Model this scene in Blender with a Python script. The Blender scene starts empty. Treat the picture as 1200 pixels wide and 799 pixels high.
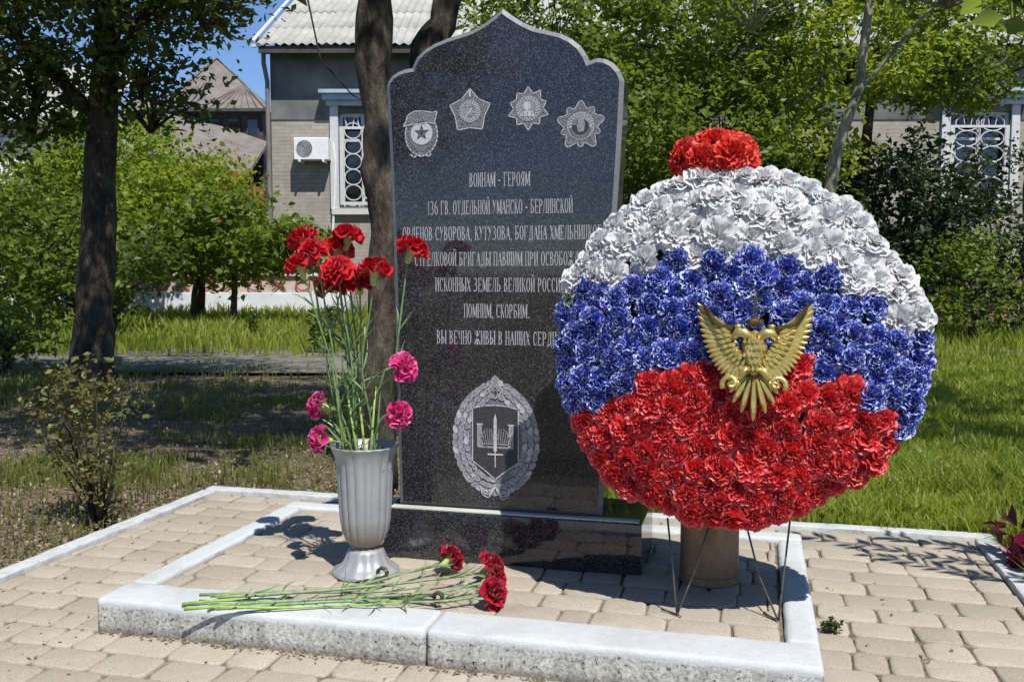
import bpy, bmesh, math, random
import numpy as np
from mathutils import Vector, Matrix, Quaternion
from math import sin, cos, pi, radians

scene = bpy.context.scene
col = scene.collection

# ------------------------------------------------------------------ camera
YAW = radians(14.242); PITCH = radians(4.086)
cam_d = bpy.data.cameras.new('camera')
cam_d.sensor_width = 36.0
cam_d.lens = 36.0 * 1120 / 1200
cam_d.clip_start = 0.05
cam_d.clip_end = 1500
cam = bpy.data.objects.new('camera', cam_d)
cam.location = (0, 0, 0.8)
cam.rotation_euler = (pi / 2 - PITCH, 0, YAW)
col.objects.link(cam)
scene.camera = cam

# ------------------------------------------------------------------ sky and sun
SUN = Vector((0.31, -0.385, 0.75)).normalized()       # direction towards the sun
elev = math.asin(SUN.z)
azim = math.atan2(SUN.x, SUN.y)
world = bpy.data.worlds.new('World')
scene.world = world
world.use_nodes = True
wn = world.node_tree
bg = wn.nodes['Background']
sky = wn.nodes.new('ShaderNodeTexSky')
sky.sky_type = 'NISHITA'
sky.sun_disc = False
sky.sun_elevation = elev
sky.sun_rotation = azim
sky.altitude = 2500
sky.air_density = 1.0
sky.dust_density = 0.1
sky.ozone_density = 6.0
wn.links.new(sky.outputs[0], bg.inputs[0])
bg.inputs[1].default_value = 0.11
sun_d = bpy.data.lights.new('sun', 'SUN')
sun_d.energy = 4.6
sun_d.angle = radians(0.5)
sun_d.color = (1.0, 0.955, 0.88)
sun = bpy.data.objects.new('sun', sun_d)
sun.rotation_euler = SUN.to_track_quat('Z', 'Y').to_euler()
sun.location = (4, -4, 8)
col.objects.link(sun)
scene.view_settings.view_transform = 'Standard'
scene.view_settings.look = 'None'
scene.view_settings.exposure = 0.40
scene.view_settings.gamma = 1.0
scene.cycles.max_bounces = 6
scene.cycles.diffuse_bounces = 3
scene.cycles.glossy_bounces = 3
scene.cycles.transmission_bounces = 4
scene.cycles.transparent_max_bounces = 6
scene.cycles.use_denoising = True

# ------------------------------------------------------------------ helpers
RV = np.array([cos(YAW), sin(YAW)]); FV = np.array([-sin(YAW), cos(YAW)])
def B(u, v, z=0.0):
    "far scenery is laid out square to the path: u to the right, v away"
    p = RV * u + FV * v
    return Vector((float(p[0]), float(p[1]), z))

class MB:
    def __init__(s): s.v = []; s.f = []; s.a = None
    def quad(s, *p):
        n = len(s.v); s.v += [tuple(q) for q in p]; s.f.append(tuple(range(n, n + len(p))))
    poly = quad
    def box(s, x0, x1, y0, y1, z0, z1, bev=0.0):
        n = len(s.v)
        if bev <= 0:
            s.v += [(x0,y0,z0),(x1,y0,z0),(x1,y1,z0),(x0,y1,z0),(x0,y0,z1),(x1,y0,z1),(x1,y1,z1),(x0,y1,z1)]
            for f in ((0,3,2,1),(4,5,6,7),(0,1,5,4),(1,2,6,5),(2,3,7,6),(3,0,4,7)): s.f.append(tuple(n+i for i in f))
        else:
            b = bev
            rings = [(0,z0),(0,z1-b),(b*.3,z1-b*.3),(b,z1)]
            for (i, z) in rings:
                s.v += [(x0+i,y0+i,z),(x1-i,y0+i,z),(x1-i,y1-i,z),(x0+i,y1-i,z)]
            s.f.append((n+3,n+2,n+1,n))
            for r in range(3):
                for k in range(4):
                    a=n+r*4+k; b2=n+r*4+(k+1)%4; s.f.append((a,b2,b2+4,a+4))
            s.f.append((n+12,n+13,n+14,n+15))
        return s
    def tube(s, pts, rad, sides=8, cap=True, noise=0, rng=None):
        pts = [Vector(p) for p in pts]
        if not hasattr(rad, '__len__'): rad = [rad]*len(pts)
        n0 = len(s.v)
        up = None
        for i, p in enumerate(pts):
            t = (pts[min(i+1,len(pts)-1)] - pts[max(i-1,0)]).normalized()
            if up is None:
                up = Vector((1,0,0)) if abs(t.x) < .9 else Vector((0,1,0))
            a = (up - t*up.dot(t)).normalized(); b = t.cross(a); up = a
            for k in range(sides):
                th = 2*pi*k/sides
                r = rad[i]*(1+(rng.uniform(-noise,noise) if noise else 0))
                s.v.append(tuple(p + a*cos(th)*r + b*sin(th)*r))
        for i in range(len(pts)-1):
            for k in range(sides):
                a=n0+i*sides+k; b=n0+i*sides+(k+1)%sides
                s.f.append((a,b,b+sides,a+sides))
        if cap:
            s.f.append(tuple(n0+k for k in reversed(range(sides))))
            m=n0+(len(pts)-1)*sides
            s.f.append(tuple(m+k for k in range(sides)))
        return s
    def lathe(s, prof, sides=32, c=(0,0,0), flute=None):
        n0=len(s.v)
        for i,(r,z) in enumerate(prof):
            for k in range(sides):
                th=2*pi*k/sides
                rr = r*(1+(flute(th,i,z) if flute else 0))
                s.v.append((c[0]+rr*cos(th),c[1]+rr*sin(th),c[2]+z))
        for i in range(len(prof)-1):
            for k in range(sides):
                a=n0+i*sides+k; b=n0+i*sides+(k+1)%sides
                s.f.append((a,b,b+sides,a+sides))
        return s
    def xform(s, M, start=0):
        for i in range(start, len(s.v)): s.v[i] = tuple(M @ Vector(s.v[i]))
        return s
    def mesh(s, name, m, smooth=False):
        me = bpy.data.meshes.new(name); me.from_pydata(s.v, [], s.f); me.update()
        if m: me.materials.append(m)
        if smooth: me.polygons.foreach_set('use_smooth', [True]*len(me.polygons))
        if s.a is not None:
            at = me.attributes.new('rim','FLOAT','POINT'); at.data.foreach_set('value', np.array(s.a, dtype=np.float32))
        return me
    def build(s, name, m, parent=None, smooth=False, loc=None):
        return put(name, s.mesh(name, m, smooth), parent, loc)

def put(name, me, parent=None, loc=None, rot=None, scale=None):
    o = bpy.data.objects.new(name, me); col.objects.link(o)
    if parent is not None: o.parent = parent
    if loc is not None: o.location = loc
    if rot is not None: o.rotation_mode='QUATERNION'; o.rotation_quaternion = rot
    if scale is not None: o.scale = scale if hasattr(scale,'__len__') else (scale,)*3
    return o
def tag(o, label, cat, group=None, kind=None):
    o['label']=label; o['category']=cat
    if group: o['group']=group
    if kind: o['kind']=kind
    return o
def thing(name, label, cat, loc=(0,0,0), rz=0, group=None):
    o = bpy.data.objects.new(name, None); o.empty_display_size=.1; col.objects.link(o)
    o.location = loc; o.rotation_euler = (0,0,rz)
    return tag(o, label, cat, group)
def structure(o): o['kind']='structure'; return o

def smooth_by_angle(o, ang=40):
    me=o.data
    me.polygons.foreach_set('use_smooth',[True]*len(me.polygons))
    me.set_sharp_from_angle(angle=radians(ang))
    return o

# ------------------------------------------------------------------ materials
class NT:
    def __init__(s, name, rough=.8, spec=.5):
        m = bpy.data.materials.new(name); m.use_nodes=True; s.m=m; s.t=m.node_tree
        s.p = s.t.nodes['Principled BSDF']; s.p.inputs['Roughness'].default_value=rough
        s.p.inputs['Specular IOR Level'].default_value=spec
        s.tc=None
    def n(s, typ, **kw):
        nd = s.t.nodes.new(typ)
        for k,v in kw.items():
            if k in nd.inputs.keys(): nd.inputs[k].default_value=v
            else: setattr(nd,k,v)
        return nd
    def l(s,a,b): s.t.links.new(a,b)
    def coord(s, kind='Object'):
        if s.tc is None: s.tc=s.n('ShaderNodeTexCoord')
        return s.tc.outputs[kind]
    def geo(s):
        return s.n('ShaderNodeNewGeometry').outputs['Position']
    def noise(s, scale, detail=4, rough=.55, vec=None, dist=0):
        nd=s.n('ShaderNodeTexNoise', Scale=scale, Detail=detail, Roughness=rough, Distortion=dist)
        s.l(vec if vec is not None else s.geo(), nd.inputs['Vector']); return nd.outputs['Fac']
    def vor(s, scale, vec=None, out='Distance', feature='F1'):
        nd=s.n('ShaderNodeTexVoronoi', Scale=scale); nd.feature=feature
        s.l(vec if vec is not None else s.geo(), nd.inputs['Vector']); return nd.outputs[out]
    def ramp(s, fac, stops, interp='LINEAR'):
        nd=s.n('ShaderNodeValToRGB'); cr=nd.color_ramp; cr.interpolation=interp
        while len(cr.elements)<len(stops): cr.elements.new(.5)
        for e,(p,c) in zip(cr.elements,stops):
            e.position=p; e.color=(*c,1) if hasattr(c,'__len__') else (c,c,c,1)
        s.l(fac, nd.inputs[0]); return nd.outputs[0]
    def mix(s, fac, a, b, mode='MIX'):
        nd=s.n('ShaderNodeMix'); nd.data_type='RGBA'; nd.blend_type=mode
        for sock,v in ((0,fac),(6,a),(7,b)):
            if hasattr(v,'is_linked'): s.l(v, nd.inputs[sock])
            elif hasattr(v,'__len__'): nd.inputs[sock].default_value=(*v,1)
            else: nd.inputs[sock].default_value=v if sock==0 else (v,v,v,1)
        return nd.outputs[2]
    def math(s, op, a, b=None):
        nd=s.n('ShaderNodeMath'); nd.operation=op
        for i,v in enumerate((a,b)):
            if v is None: continue
            if hasattr(v,'is_linked'): s.l(v, nd.inputs[i])
            else: nd.inputs[i].default_value=v
        return nd.outputs[0]
    def base(s, v):
        if hasattr(v,'is_linked'): s.l(v, s.p.inputs['Base Color'])
        else: s.p.inputs['Base Color'].default_value=(*v,1)
        return s
    def bump(s, h, strength=.3, dist=.01):
        nd=s.n('ShaderNodeBump', Strength=strength, Distance=dist); s.l(h, nd.inputs['Height'])
        s.l(nd.outputs[0], s.p.inputs['Normal']); return s
    def rnd(s): return s.n('ShaderNodeObjectInfo').outputs['Random']
    def sep(s, vec):
        nd=s.n('ShaderNodeSeparateXYZ'); s.l(vec, nd.inputs[0]); return nd.outputs

def simple(name, c, rough=.7, var=.25, scale=8, spec=.4, metal=0, bump=0, bscale=60):
    k=NT(name, rough, spec)
    c2=tuple(max(0,x*(1-var)) for x in c); c3=tuple(min(1,x*(1+var)) for x in c)
    f=k.noise(scale,6); k.base(k.mix(k.ramp(f,[(.3,0),(.7,1)]), c2, c3))
    k.p.inputs['Metallic'].default_value=metal
    if bump: k.bump(k.noise(bscale,5), bump, .005)
    return k.m

def leafmat(name, c1, c2, c3=None, trans=.35, rough=.45):
    k=NT(name, rough, .35)
    f=k.noise(1.7,3); g=k.n('ShaderNodeAttribute', attribute_name='rnd').outputs['Fac']
    base=k.mix(k.ramp(f,[(.35,0),(.65,1)]), c1, c2)
    base=k.mix(k.ramp(g,[(.0,0),(.45,.35),(.8,.4),(1,1)]), base, c3 or tuple(x*1.35 for x in c2))
    k.base(base)
    tr=k.n('ShaderNodeBsdfTranslucent')
    tcol=k.mix(.5, base, (min(1,c2[0]*3.2), min(1,c2[1]*2.6), c2[2]*.7))
    k.l(tcol, tr.inputs[0])
    ms=k.n('ShaderNodeMixShader'); ms.inputs[0].default_value=trans
    k.l(k.p.outputs[0], ms.inputs[1]); k.l(tr.outputs[0], ms.inputs[2])
    k.l(ms.outputs[0], k.t.nodes['Material Output'].inputs[0])
    return k.m

def m_granite(name='polished_granite', rough=.09, tint=(1,1,1.08)):
    k=NT(name, rough, .6)
    a=k.vor(520, out='Color'); v=k.sep(a)[0]
    n=k.noise(260,3)
    sp=k.ramp(v,[(.0,(.008,.008,.010)),(.45,(.014,.014,.017)),(.62,(.042,.042,.046)),(.9,(.088,.088,.096)),(1,(.15,.15,.155))])
    big=k.noise(5,4)
    c=k.mix(k.ramp(n,[(.4,.35),(.62,1)]), (.010,.010,.013), sp)
    c=k.mix(1.0, c, k.ramp(big,[(.3,(.8,.8,.82)),(.7,(1.2,1.2,1.22))]), 'MULTIPLY')
    k.base(c)
    k.l(k.ramp(k.noise(9,5),[(.4,.03),(.75,.14)]), k.p.inputs['Roughness'])
    return k.m
def m_etch(name, lo, hi, c=(.42,.42,.45), scale=900):
    k=NT(name,.55,.4)
    f=k.noise(scale,2,.7)
    g=k.noise(scale*.25,3,.6)
    ff=k.math('ADD', k.math('MULTIPLY',f,.6), k.math('MULTIPLY',g,.4))
    k.base(k.ramp(ff,[(lo,(.02,.02,.024)),(hi,c)])); return k.m

M={}
M['granite']=m_granite()
M['granite_edge']=simple('granite_chamfer',(.17,.175,.19),.35,.35,300,.5)
M['letter']=m_etch('engraved_letters',.27,.46,(.42,.42,.44),500)
M['etch']=m_etch('etched_lines',.3,.5,(.5,.5,.54),700)
M['etch_mid']=m_etch('etched_shading',.36,.54,(.31,.31,.34),700)
M['etch_low']=m_etch('etched_faint',.38,.60,(.26,.26,.29),800)
M['dark_etch']=m_etch('unetched_granite',.42,.75,(.10,.10,.11),600)

def m_paver():
    k=NT('sand_paver',.88,.3)
    r=k.rnd(); n=k.noise(14,6); f=k.noise(350,3); b=k.noise(3,4)
    c=k.mix(r,(.31,.278,.225),(.43,.385,.315))
    c=k.mix(k.ramp(n,[(.35,0),(.7,.55)]), c,(.34,.285,.22))
    c=k.mix(k.ramp(b,[(.45,0),(.7,.5)]), c,(.37,.325,.255))
    st=k.noise(6.5,7,.7); c=k.mix(k.ramp(st,[(.58,0),(.72,.55)]),c,(.20,.17,.135))
    sp2=k.noise(55,4,.7); c=k.mix(k.ramp(sp2,[(.66,0),(.72,.7)]),c,(.14,.11,.08))
    c=k.mix(1,c,k.ramp(f,[(.3,.72),(.6,1.12)]),'MULTIPLY')
    k.base(c); k.bump(k.noise(220,5),.35,.002); return k.m
M['paver']=m_paver()
def m_joint():
    k=NT('joint_sand',.95,.2); c=k.ramp(k.noise(60,6),[(.3,(.09,.075,.055)),(.7,(.25,.21,.155))]); k.base(c); k.bump(k.noise(200,5),.6,.004); return k.m
M['joint']=m_joint()
def m_kerb():
    k=NT('whitewashed_kerb',.8,.3)
    z=k.sep(k.geo())[2]
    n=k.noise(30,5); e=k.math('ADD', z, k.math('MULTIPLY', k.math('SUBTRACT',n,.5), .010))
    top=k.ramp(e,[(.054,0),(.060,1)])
    pits=k.vor(150, out='Distance')
    nn=k.noise(110,6,.7)
    grey=k.ramp(nn,[(.30,(.10,.10,.095)),(.44,(.36,.36,.34)),(.58,(.55,.55,.53)),(.75,(.66,.66,.65))])
    grey=k.mix(k.ramp(k.noise(85,4,.6),[(.36,1),(.41,0)]), grey, (.07,.065,.055))
    dirt=k.noise(7,5)
    white=k.mix(k.ramp(k.noise(40,6,.7),[(.3,0),(.72,.6)]),(.53,.56,.575),(.42,.44,.445))
    white=k.mix(k.ramp(dirt,[(.55,0),(.8,.6)]),white,(.36,.35,.32))
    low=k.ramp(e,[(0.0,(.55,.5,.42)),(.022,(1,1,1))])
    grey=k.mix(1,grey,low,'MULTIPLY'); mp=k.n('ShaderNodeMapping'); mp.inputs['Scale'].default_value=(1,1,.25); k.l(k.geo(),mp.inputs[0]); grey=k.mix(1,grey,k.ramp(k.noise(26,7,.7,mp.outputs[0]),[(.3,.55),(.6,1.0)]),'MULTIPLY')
    k.base(k.mix(top,grey,white)); k.bump(k.noise(140,6,.7),.55,.004); return k.m
M['kerb']=m_kerb()
def m_kerb2():
    k=NT('whitewashed_edging',.85,.3)
    white=k.mix(k.ramp(k.noise(30,6,.7),[(.35,0),(.7,.8)]),(.52,.54,.55),(.34,.35,.345))
    k.base(k.mix(k.ramp(k.noise(70,4),[(.62,0),(.68,.7)]),white,(.3,.28,.25))); k.bump(k.noise(120,5),.4,.003); return k.m
M['edging']=m_kerb2()

def m_ground():
    k=NT('earth',.95,.2)
    p=k.geo()
    a=k.noise(.9,6,.6); b=k.noise(9,8,.65); c=k.noise(70,6,.7)
    dirt=k.ramp(b,[(.28,(.065,.045,.03)),(.5,(.17,.13,.092)),(.72,(.31,.25,.185))])
    litter=k.mix(k.ramp(c,[(.42,0),(.6,1)]),(.09,.065,.045),(.27,.215,.15))
    d=k.mix(.5,dirt,litter)
    grass=k.ramp(c,[(.3,(.022,.034,.01)),(.7,(.075,.11,.026))])
    k.base(k.mix(k.ramp(a,[(.50,0),(.66,.8)]),d,grass)); k.bump(k.noise(30,8,.7),.8,.03); return k.m
M['ground']=m_ground()
M['path']=simple('worn_asphalt',(.15,.14,.12),.9,.55,3.5,.3,0,.4,150)
M['soil']=simple('lawn_soil',(.05,.065,.022),.95,.4,6)

def m_bark(name,c1,c2,scale=14):
    k=NT(name,.9,.25)
    mp=k.n('ShaderNodeMapping'); mp.inputs['Scale'].default_value=(1,1,.35); k.l(k.geo(),mp.inputs[0])
    f=k.noise(scale,8,.7,mp.outputs[0]); g=k.noise(scale*4,6,.7,mp.outputs[0]); q=k.noise(3.2,3)
    c=k.mix(k.ramp(k.math('ADD',k.math('MULTIPLY',f,.6),k.math('MULTIPLY',q,.4)),[(.40,0),(.60,1)]),c1,c2); c=k.mix(1,c,k.ramp(g,[(.3,.5),(.65,1.25)]),'MULTIPLY')
    k.base(c); k.bump(k.math('ADD',f,k.math('MULTIPLY',g,.5)),1.0,.03); return k.m
M['bark']=m_bark('dark_bark',(.035,.027,.02),(.115,.092,.07))
M['bark2']=m_bark('pale_patched_bark',(.022,.018,.014),(.15,.125,.09),9)
M['bark3']=m_bark('pale_bark',(.22,.21,.15),(.40,.385,.29),9)

M['leaf_dark']=leafmat('deep_green_leaves',(.022,.044,.010),(.058,.10,.018),(.14,.20,.035),.45)
M['leaf_mid']=leafmat('green_leaves',(.034,.068,.012),(.092,.155,.022),(.24,.31,.05),.5)
M['leaf_lime']=leafmat('yellow_green_leaves',(.085,.14,.018),(.175,.245,.028),(.32,.38,.055),.5)
M['leaf_big']=leafmat('broad_leaves',(.06,.11,.03),(.13,.20,.06),(.24,.32,.11),.55)
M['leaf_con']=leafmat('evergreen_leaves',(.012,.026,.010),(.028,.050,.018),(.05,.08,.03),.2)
M['leaf_dry']=leafmat('barberry_leaves',(.06,.04,.025),(.12,.115,.035),(.22,.24,.07),.3)
M['leaf_wine']=leafmat('burgundy_leaves',(.045,.006,.012),(.13,.012,.035),(.33,.03,.09),.3,.3)
M['grass']=leafmat('grass_blades',(.115,.17,.016),(.21,.275,.032),(.35,.39,.085),.45)
M['grass_dim']=leafmat('rough_grass_blades',(.06,.088,.018),(.125,.155,.032),(.25,.25,.08),.35)
M['litter']=leafmat('dry_leaf_litter',(.10,.07,.045),(.22,.17,.11),(.36,.3,.21),.1)

def m_petal(name, c, rim, rough=.4, trans=.15, spec=.5, rimlo=.78):
    k=NT(name, rough, spec)
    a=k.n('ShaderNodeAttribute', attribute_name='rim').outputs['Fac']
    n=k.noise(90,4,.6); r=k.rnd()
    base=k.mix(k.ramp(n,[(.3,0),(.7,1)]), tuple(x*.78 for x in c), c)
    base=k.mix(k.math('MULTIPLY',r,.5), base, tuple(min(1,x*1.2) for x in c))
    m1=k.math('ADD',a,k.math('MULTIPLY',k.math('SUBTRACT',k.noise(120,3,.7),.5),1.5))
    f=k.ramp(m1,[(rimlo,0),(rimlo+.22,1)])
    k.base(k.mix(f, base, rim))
    k.p.inputs['Sheen Weight'].default_value=.15
    tr=k.n('ShaderNodeBsdfTranslucent'); k.l(base,tr.inputs[0])
    ms=k.n('ShaderNodeMixShader'); ms.inputs[0].default_value=trans
    k.l(k.p.outputs[0],ms.inputs[1]); k.l(tr.outputs[0],ms.inputs[2]); k.l(ms.outputs[0],k.t.nodes['Material Output'].inputs[0])
    return k.m
M['p_white']=m_petal('white_fabric_petals',(.72,.72,.73),(.82,.82,.83),.75,.3,.25)
M['p_blue']=m_petal('blue_fabric_petals',(.024,.06,.46),(.72,.77,.93),.35,.2,.5,.66)
M['p_red']=m_petal('red_fabric_petals',(.74,.018,.024),(.92,.34,.32),.42,.3,.5,.74)
M['p_top']=m_petal('scarlet_fabric_petals',(.72,.022,.012),(.85,.20,.10),.45,.25,.4)
M['p_carn']=m_petal('red_carnation_petals',(.56,.006,.018),(.72,.03,.05),.6,.3,.25)
M['p_dark']=m_petal('crimson_carnation_petals',(.40,.003,.022),(.62,.02,.08),.6,.3,.25)
M['p_pink']=m_petal('pink_carnation_petals',(.68,.035,.24),(.85,.36,.55),.6,.3,.25)
M['stem']=simple('carnation_stem',(.16,.25,.10),.5,.3,60)
M['stem_grey']=simple('dusty_stem',(.20,.27,.14),.55,.3,60)
M['calyx']=simple('calyx_green',(.36,.46,.14),.5,.2,80)
M['cut']=simple('pale_cut_stem',(.27,.42,.085),.45,.25,60)
M['foam']=simple('wreath_backing',(.02,.035,.02),.9,.3,30)
M['wire']=simple('grey_wire',(.16,.14,.12),.4,.4,60,.5,.7)
def m_gold():
    k=NT('gold_plastic',.34,.5)
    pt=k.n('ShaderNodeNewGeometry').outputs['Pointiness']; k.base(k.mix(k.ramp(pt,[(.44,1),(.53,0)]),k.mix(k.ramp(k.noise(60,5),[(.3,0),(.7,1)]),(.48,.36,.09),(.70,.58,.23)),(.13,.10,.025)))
    k.p.inputs['Metallic'].default_value=.7; k.bump(k.noise(180,3),.15,.002); return k.m
M['gold']=m_gold()
def m_vase():
    k=NT('silver_grey_plastic',.42,.5)
    z=k.sep(k.geo())[2]
    n=k.noise(25,6,.65); c=k.mix(k.ramp(n,[(.35,0),(.75,.6)]),(.36,.37,.385),(.27,.265,.25))
    mud=k.ramp(k.math('ADD',z,k.math('MULTIPLY',k.noise(22,5),.05)),[(.165,.75),(.235,0)])
    mud2=k.math('MULTIPLY',mud,k.ramp(z,[(.125,0),(.135,1)]))
    c=k.mix(k.ramp(k.noise(90,5,.7),[(.6,0),(.72,.5)]),c,(.22,.20,.17)); k.base(k.mix(mud2,c,(.25,.20,.13))); k.p.inputs['Metallic'].default_value=.25; return k.m
M['vase']=m_vase()
def m_brown():
    k=NT('brown_metal',.5,.5)
    mp=k.n('ShaderNodeMapping'); mp.inputs['Scale'].default_value=(1,1,.5); k.l(k.geo(),mp.inputs[0])
    k.base(k.ramp(k.noise(16,6,.6,mp.outputs[0]),[(.3,(.13,.075,.04)),(.55,(.24,.145,.08)),(.75,(.33,.22,.13))])); k.p.inputs['Metallic'].default_value=.35
    k.bump(k.noise(90,4),.2,.002); return k.m
M['brown']=m_brown()
M['rust']=simple('rusty_inside',(.06,.035,.02),.9,.3,40)

M['plaster_dark']=simple('grey_render',(.125,.13,.125),.9,.55,1.3,.3,0,.3,40)
def m_brickpaint():
    k=NT('pale_sand_brick',.85,.3)
    c=k.mix(k.rnd(),(.37,.325,.265),(.46,.41,.34)); k.base(k.mix(1,c,k.ramp(k.noise(20,6),[(.3,.8),(.7,1.1)]),'MULTIPLY')); k.bump(k.noise(60,4),.3,.005); return k.m
M['sandbrick']=m_brickpaint()
def m_wallbrick(name,c1,c2,mort,sc=1):
    k=NT(name,.88,.3)
    br=k.n('ShaderNodeTexBrick',Scale=1.0); br.inputs['Color1'].default_value=(*c1,1); br.inputs['Color2'].default_value=(*c2,1)
    br.inputs['Mortar'].default_value=(*mort,1); br.inputs['Brick Width'].default_value=.26*sc; br.inputs['Row Height'].default_value=.075*sc; br.inputs['Mortar Size'].default_value=.008*sc
    mp=k.n('ShaderNodeMapping'); mp.inputs['Rotation'].default_value=(radians(90),0,0); k.l(k.coord('Object'),mp.inputs[0]); k.l(mp.outputs[0],br.inputs['Vector'])
    k.base(k.mix(1,br.outputs['Color'],k.ramp(k.noise(4,6),[(.3,.8),(.7,1.15)]),'MULTIPLY')); return k.m
M['brick_far']=m_wallbrick('sand_brickwork',(.30,.275,.235),(.345,.315,.27),(.25,.23,.195))
M['brick_white']=m_wallbrick('white_brickwork',(.62,.62,.62),(.7,.7,.7),(.42,.42,.42),1.6)
M['roofsheet']=simple('corrugated_fibre_cement',(.36,.355,.33),.85,.18,2.5,.3)
M['roofbrown']=simple('brown_grey_roofing',(.175,.155,.140),.85,.25,3)
M['darkwood']=simple('weathered_boards',(.06,.055,.055),.85,.35,5)
M['redtrim']=simple('dull_red_fascia',(.30,.06,.045),.7,.3,6)
M['white']=simple('white_paint',(.52,.53,.53),.6,.1,12)
M['bluegrey']=simple('blue_grey_sheet_metal',(.36,.44,.50),.5,.15,6,.5,.2)
M['glass']=NT('dark_window_glass',.06,.8).base((.012,.014,.016)).m
M['whitewall']=simple('whitewashed_wall',(.62,.66,.72),.9,.15,3)
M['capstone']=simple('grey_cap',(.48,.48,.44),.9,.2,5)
M['redbrick']=simple('faded_red_block',(.24,.135,.11),.9,.35,5,.3,0,.3,40)
M['ac']=simple('ac_casing',(.70,.71,.70),.5,.08,6)
M['acdark']=simple('ac_fan',(.09,.095,.10),.6,.2,20)
M['orange']=simple('orange_awning',(.50,.13,.035),.8,.3,5)
M['dryleaf']=simple('withered_leaf',(.05,.045,.03),.7,.3,40)

# ------------------------------------------------------------------ value noise (for placing plants)
_nr=np.random.default_rng(5); _G=_nr.random((64,64))
def vnoise(x,y,s):
    x=np.asarray(x)*s+100; y=np.asarray(y)*s+100
    xi=np.floor(x).astype(int); yi=np.floor(y).astype(int); fx=x-xi; fy=y-yi
    fx=fx*fx*(3-2*fx); fy=fy*fy*(3-2*fy)
    g=lambda a,b:_G[a%64,b%64]
    return (g(xi,yi)*(1-fx)+g(xi+1,yi)*fx)*(1-fy)+(g(xi,yi+1)*(1-fx)+g(xi+1,yi+1)*fx)*fy

def fast_mesh(name, V, F, m, rnd=None):
    me=bpy.data.meshes.new(name); nv=len(V); nf=len(F); k=F.shape[1]
    me.vertices.add(nv); me.vertices.foreach_set('co',V.astype(np.float32).ravel())
    me.loops.add(nf*k); me.loops.foreach_set('vertex_index',F.astype(np.int32).ravel())
    me.polygons.add(nf); me.polygons.foreach_set('loop_start',np.arange(0,nf*k,k,dtype=np.int32))
    me.update(calc_edges=True); me.materials.append(m)
    if rnd is not None:
        at=me.attributes.new('rnd','FLOAT','POINT'); at.data.foreach_set('value',rnd.astype(np.float32))
    return me

def leaves_mesh(name, C, size, m, rng, asp=.5, up=.5, droop=.2, var=.35):
    "one folded two-triangle-pair leaf at each centre"
    n=len(C)
    d=rng.normal(size=(n,3)); d[:,2]=d[:,2]*.6-droop; d/=np.linalg.norm(d,axis=1)[:,None]
    nm=rng.normal(size=(n,3)); nm[:,2]+=up*2; nm-=d*np.sum(nm*d,1)[:,None]; nm/=np.linalg.norm(nm,axis=1)[:,None]
    s=np.cross(d,nm); L=size*(1+rng.uniform(-var,var,n))[:,None]
    w=L*asp*.5
    v0=C-d*L*.5; v1=C-d*L*.05+s*w+nm*w*.35; v2=C+d*L*.5-nm*L*.1; v3=C-d*L*.05-s*w+nm*w*.35
    V=np.stack([v0,v1,v2,v3],1).reshape(-1,3)
    b=np.arange(n)[:,None]*4
    F=np.concatenate([b+np.array([[0,1,2]]),b+np.array([[0,2,3]])])
    r=np.repeat(rng.random(n),4)
    return fast_mesh(name,V,F,m,r)

def clumps(blobs, rng, clump_r=.22, per=40, hollow=.45):
    "leaf centres: blobs of (x,y,z,rx,ry,rz,nleaves), filled with uneven clumps"
    out=[]
    for (x,y,z,rx,ry,rz,n) in blobs:
        nc=max(1,int(n/per))
        d=rng.normal(size=(nc,3)); d/=np.linalg.norm(d,axis=1)[:,None]
        r=hollow+(1-hollow)*rng.random(nc)**.6
        cc=np.array([x,y,z])+d*r[:,None]*np.array([rx,ry,rz])
        k=rng.integers(int(per*.5),int(per*1.5)+1,nc)
        cr=clump_r*(.6+.8*rng.random(nc))
        idx=np.repeat(np.arange(nc),k)
        q=rng.normal(size=(len(idx),3))*np.array([1,1,.6])
        q/=np.maximum(1,np.linalg.norm(q,axis=1)/1.7)[:,None]
        out.append(cc[idx]+q*cr[idx][:,None]*.62)
    return np.concatenate(out)

def curve_pts(p0,p1,n,bend,rng,amp=.03):
    p0=Vector(p0);p1=Vector(p1);L=(p1-p0).length
    out=[]
    for i in range(n+1):
        t=i/n; p=p0.lerp(p1,t)+Vector(bend)*sin(pi*t)
        if 0<i<n: p+=Vector((rng.uniform(-1,1),rng.uniform(-1,1),rng.uniform(-1,1)))*amp*L
        out.append(p)
    return out

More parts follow.
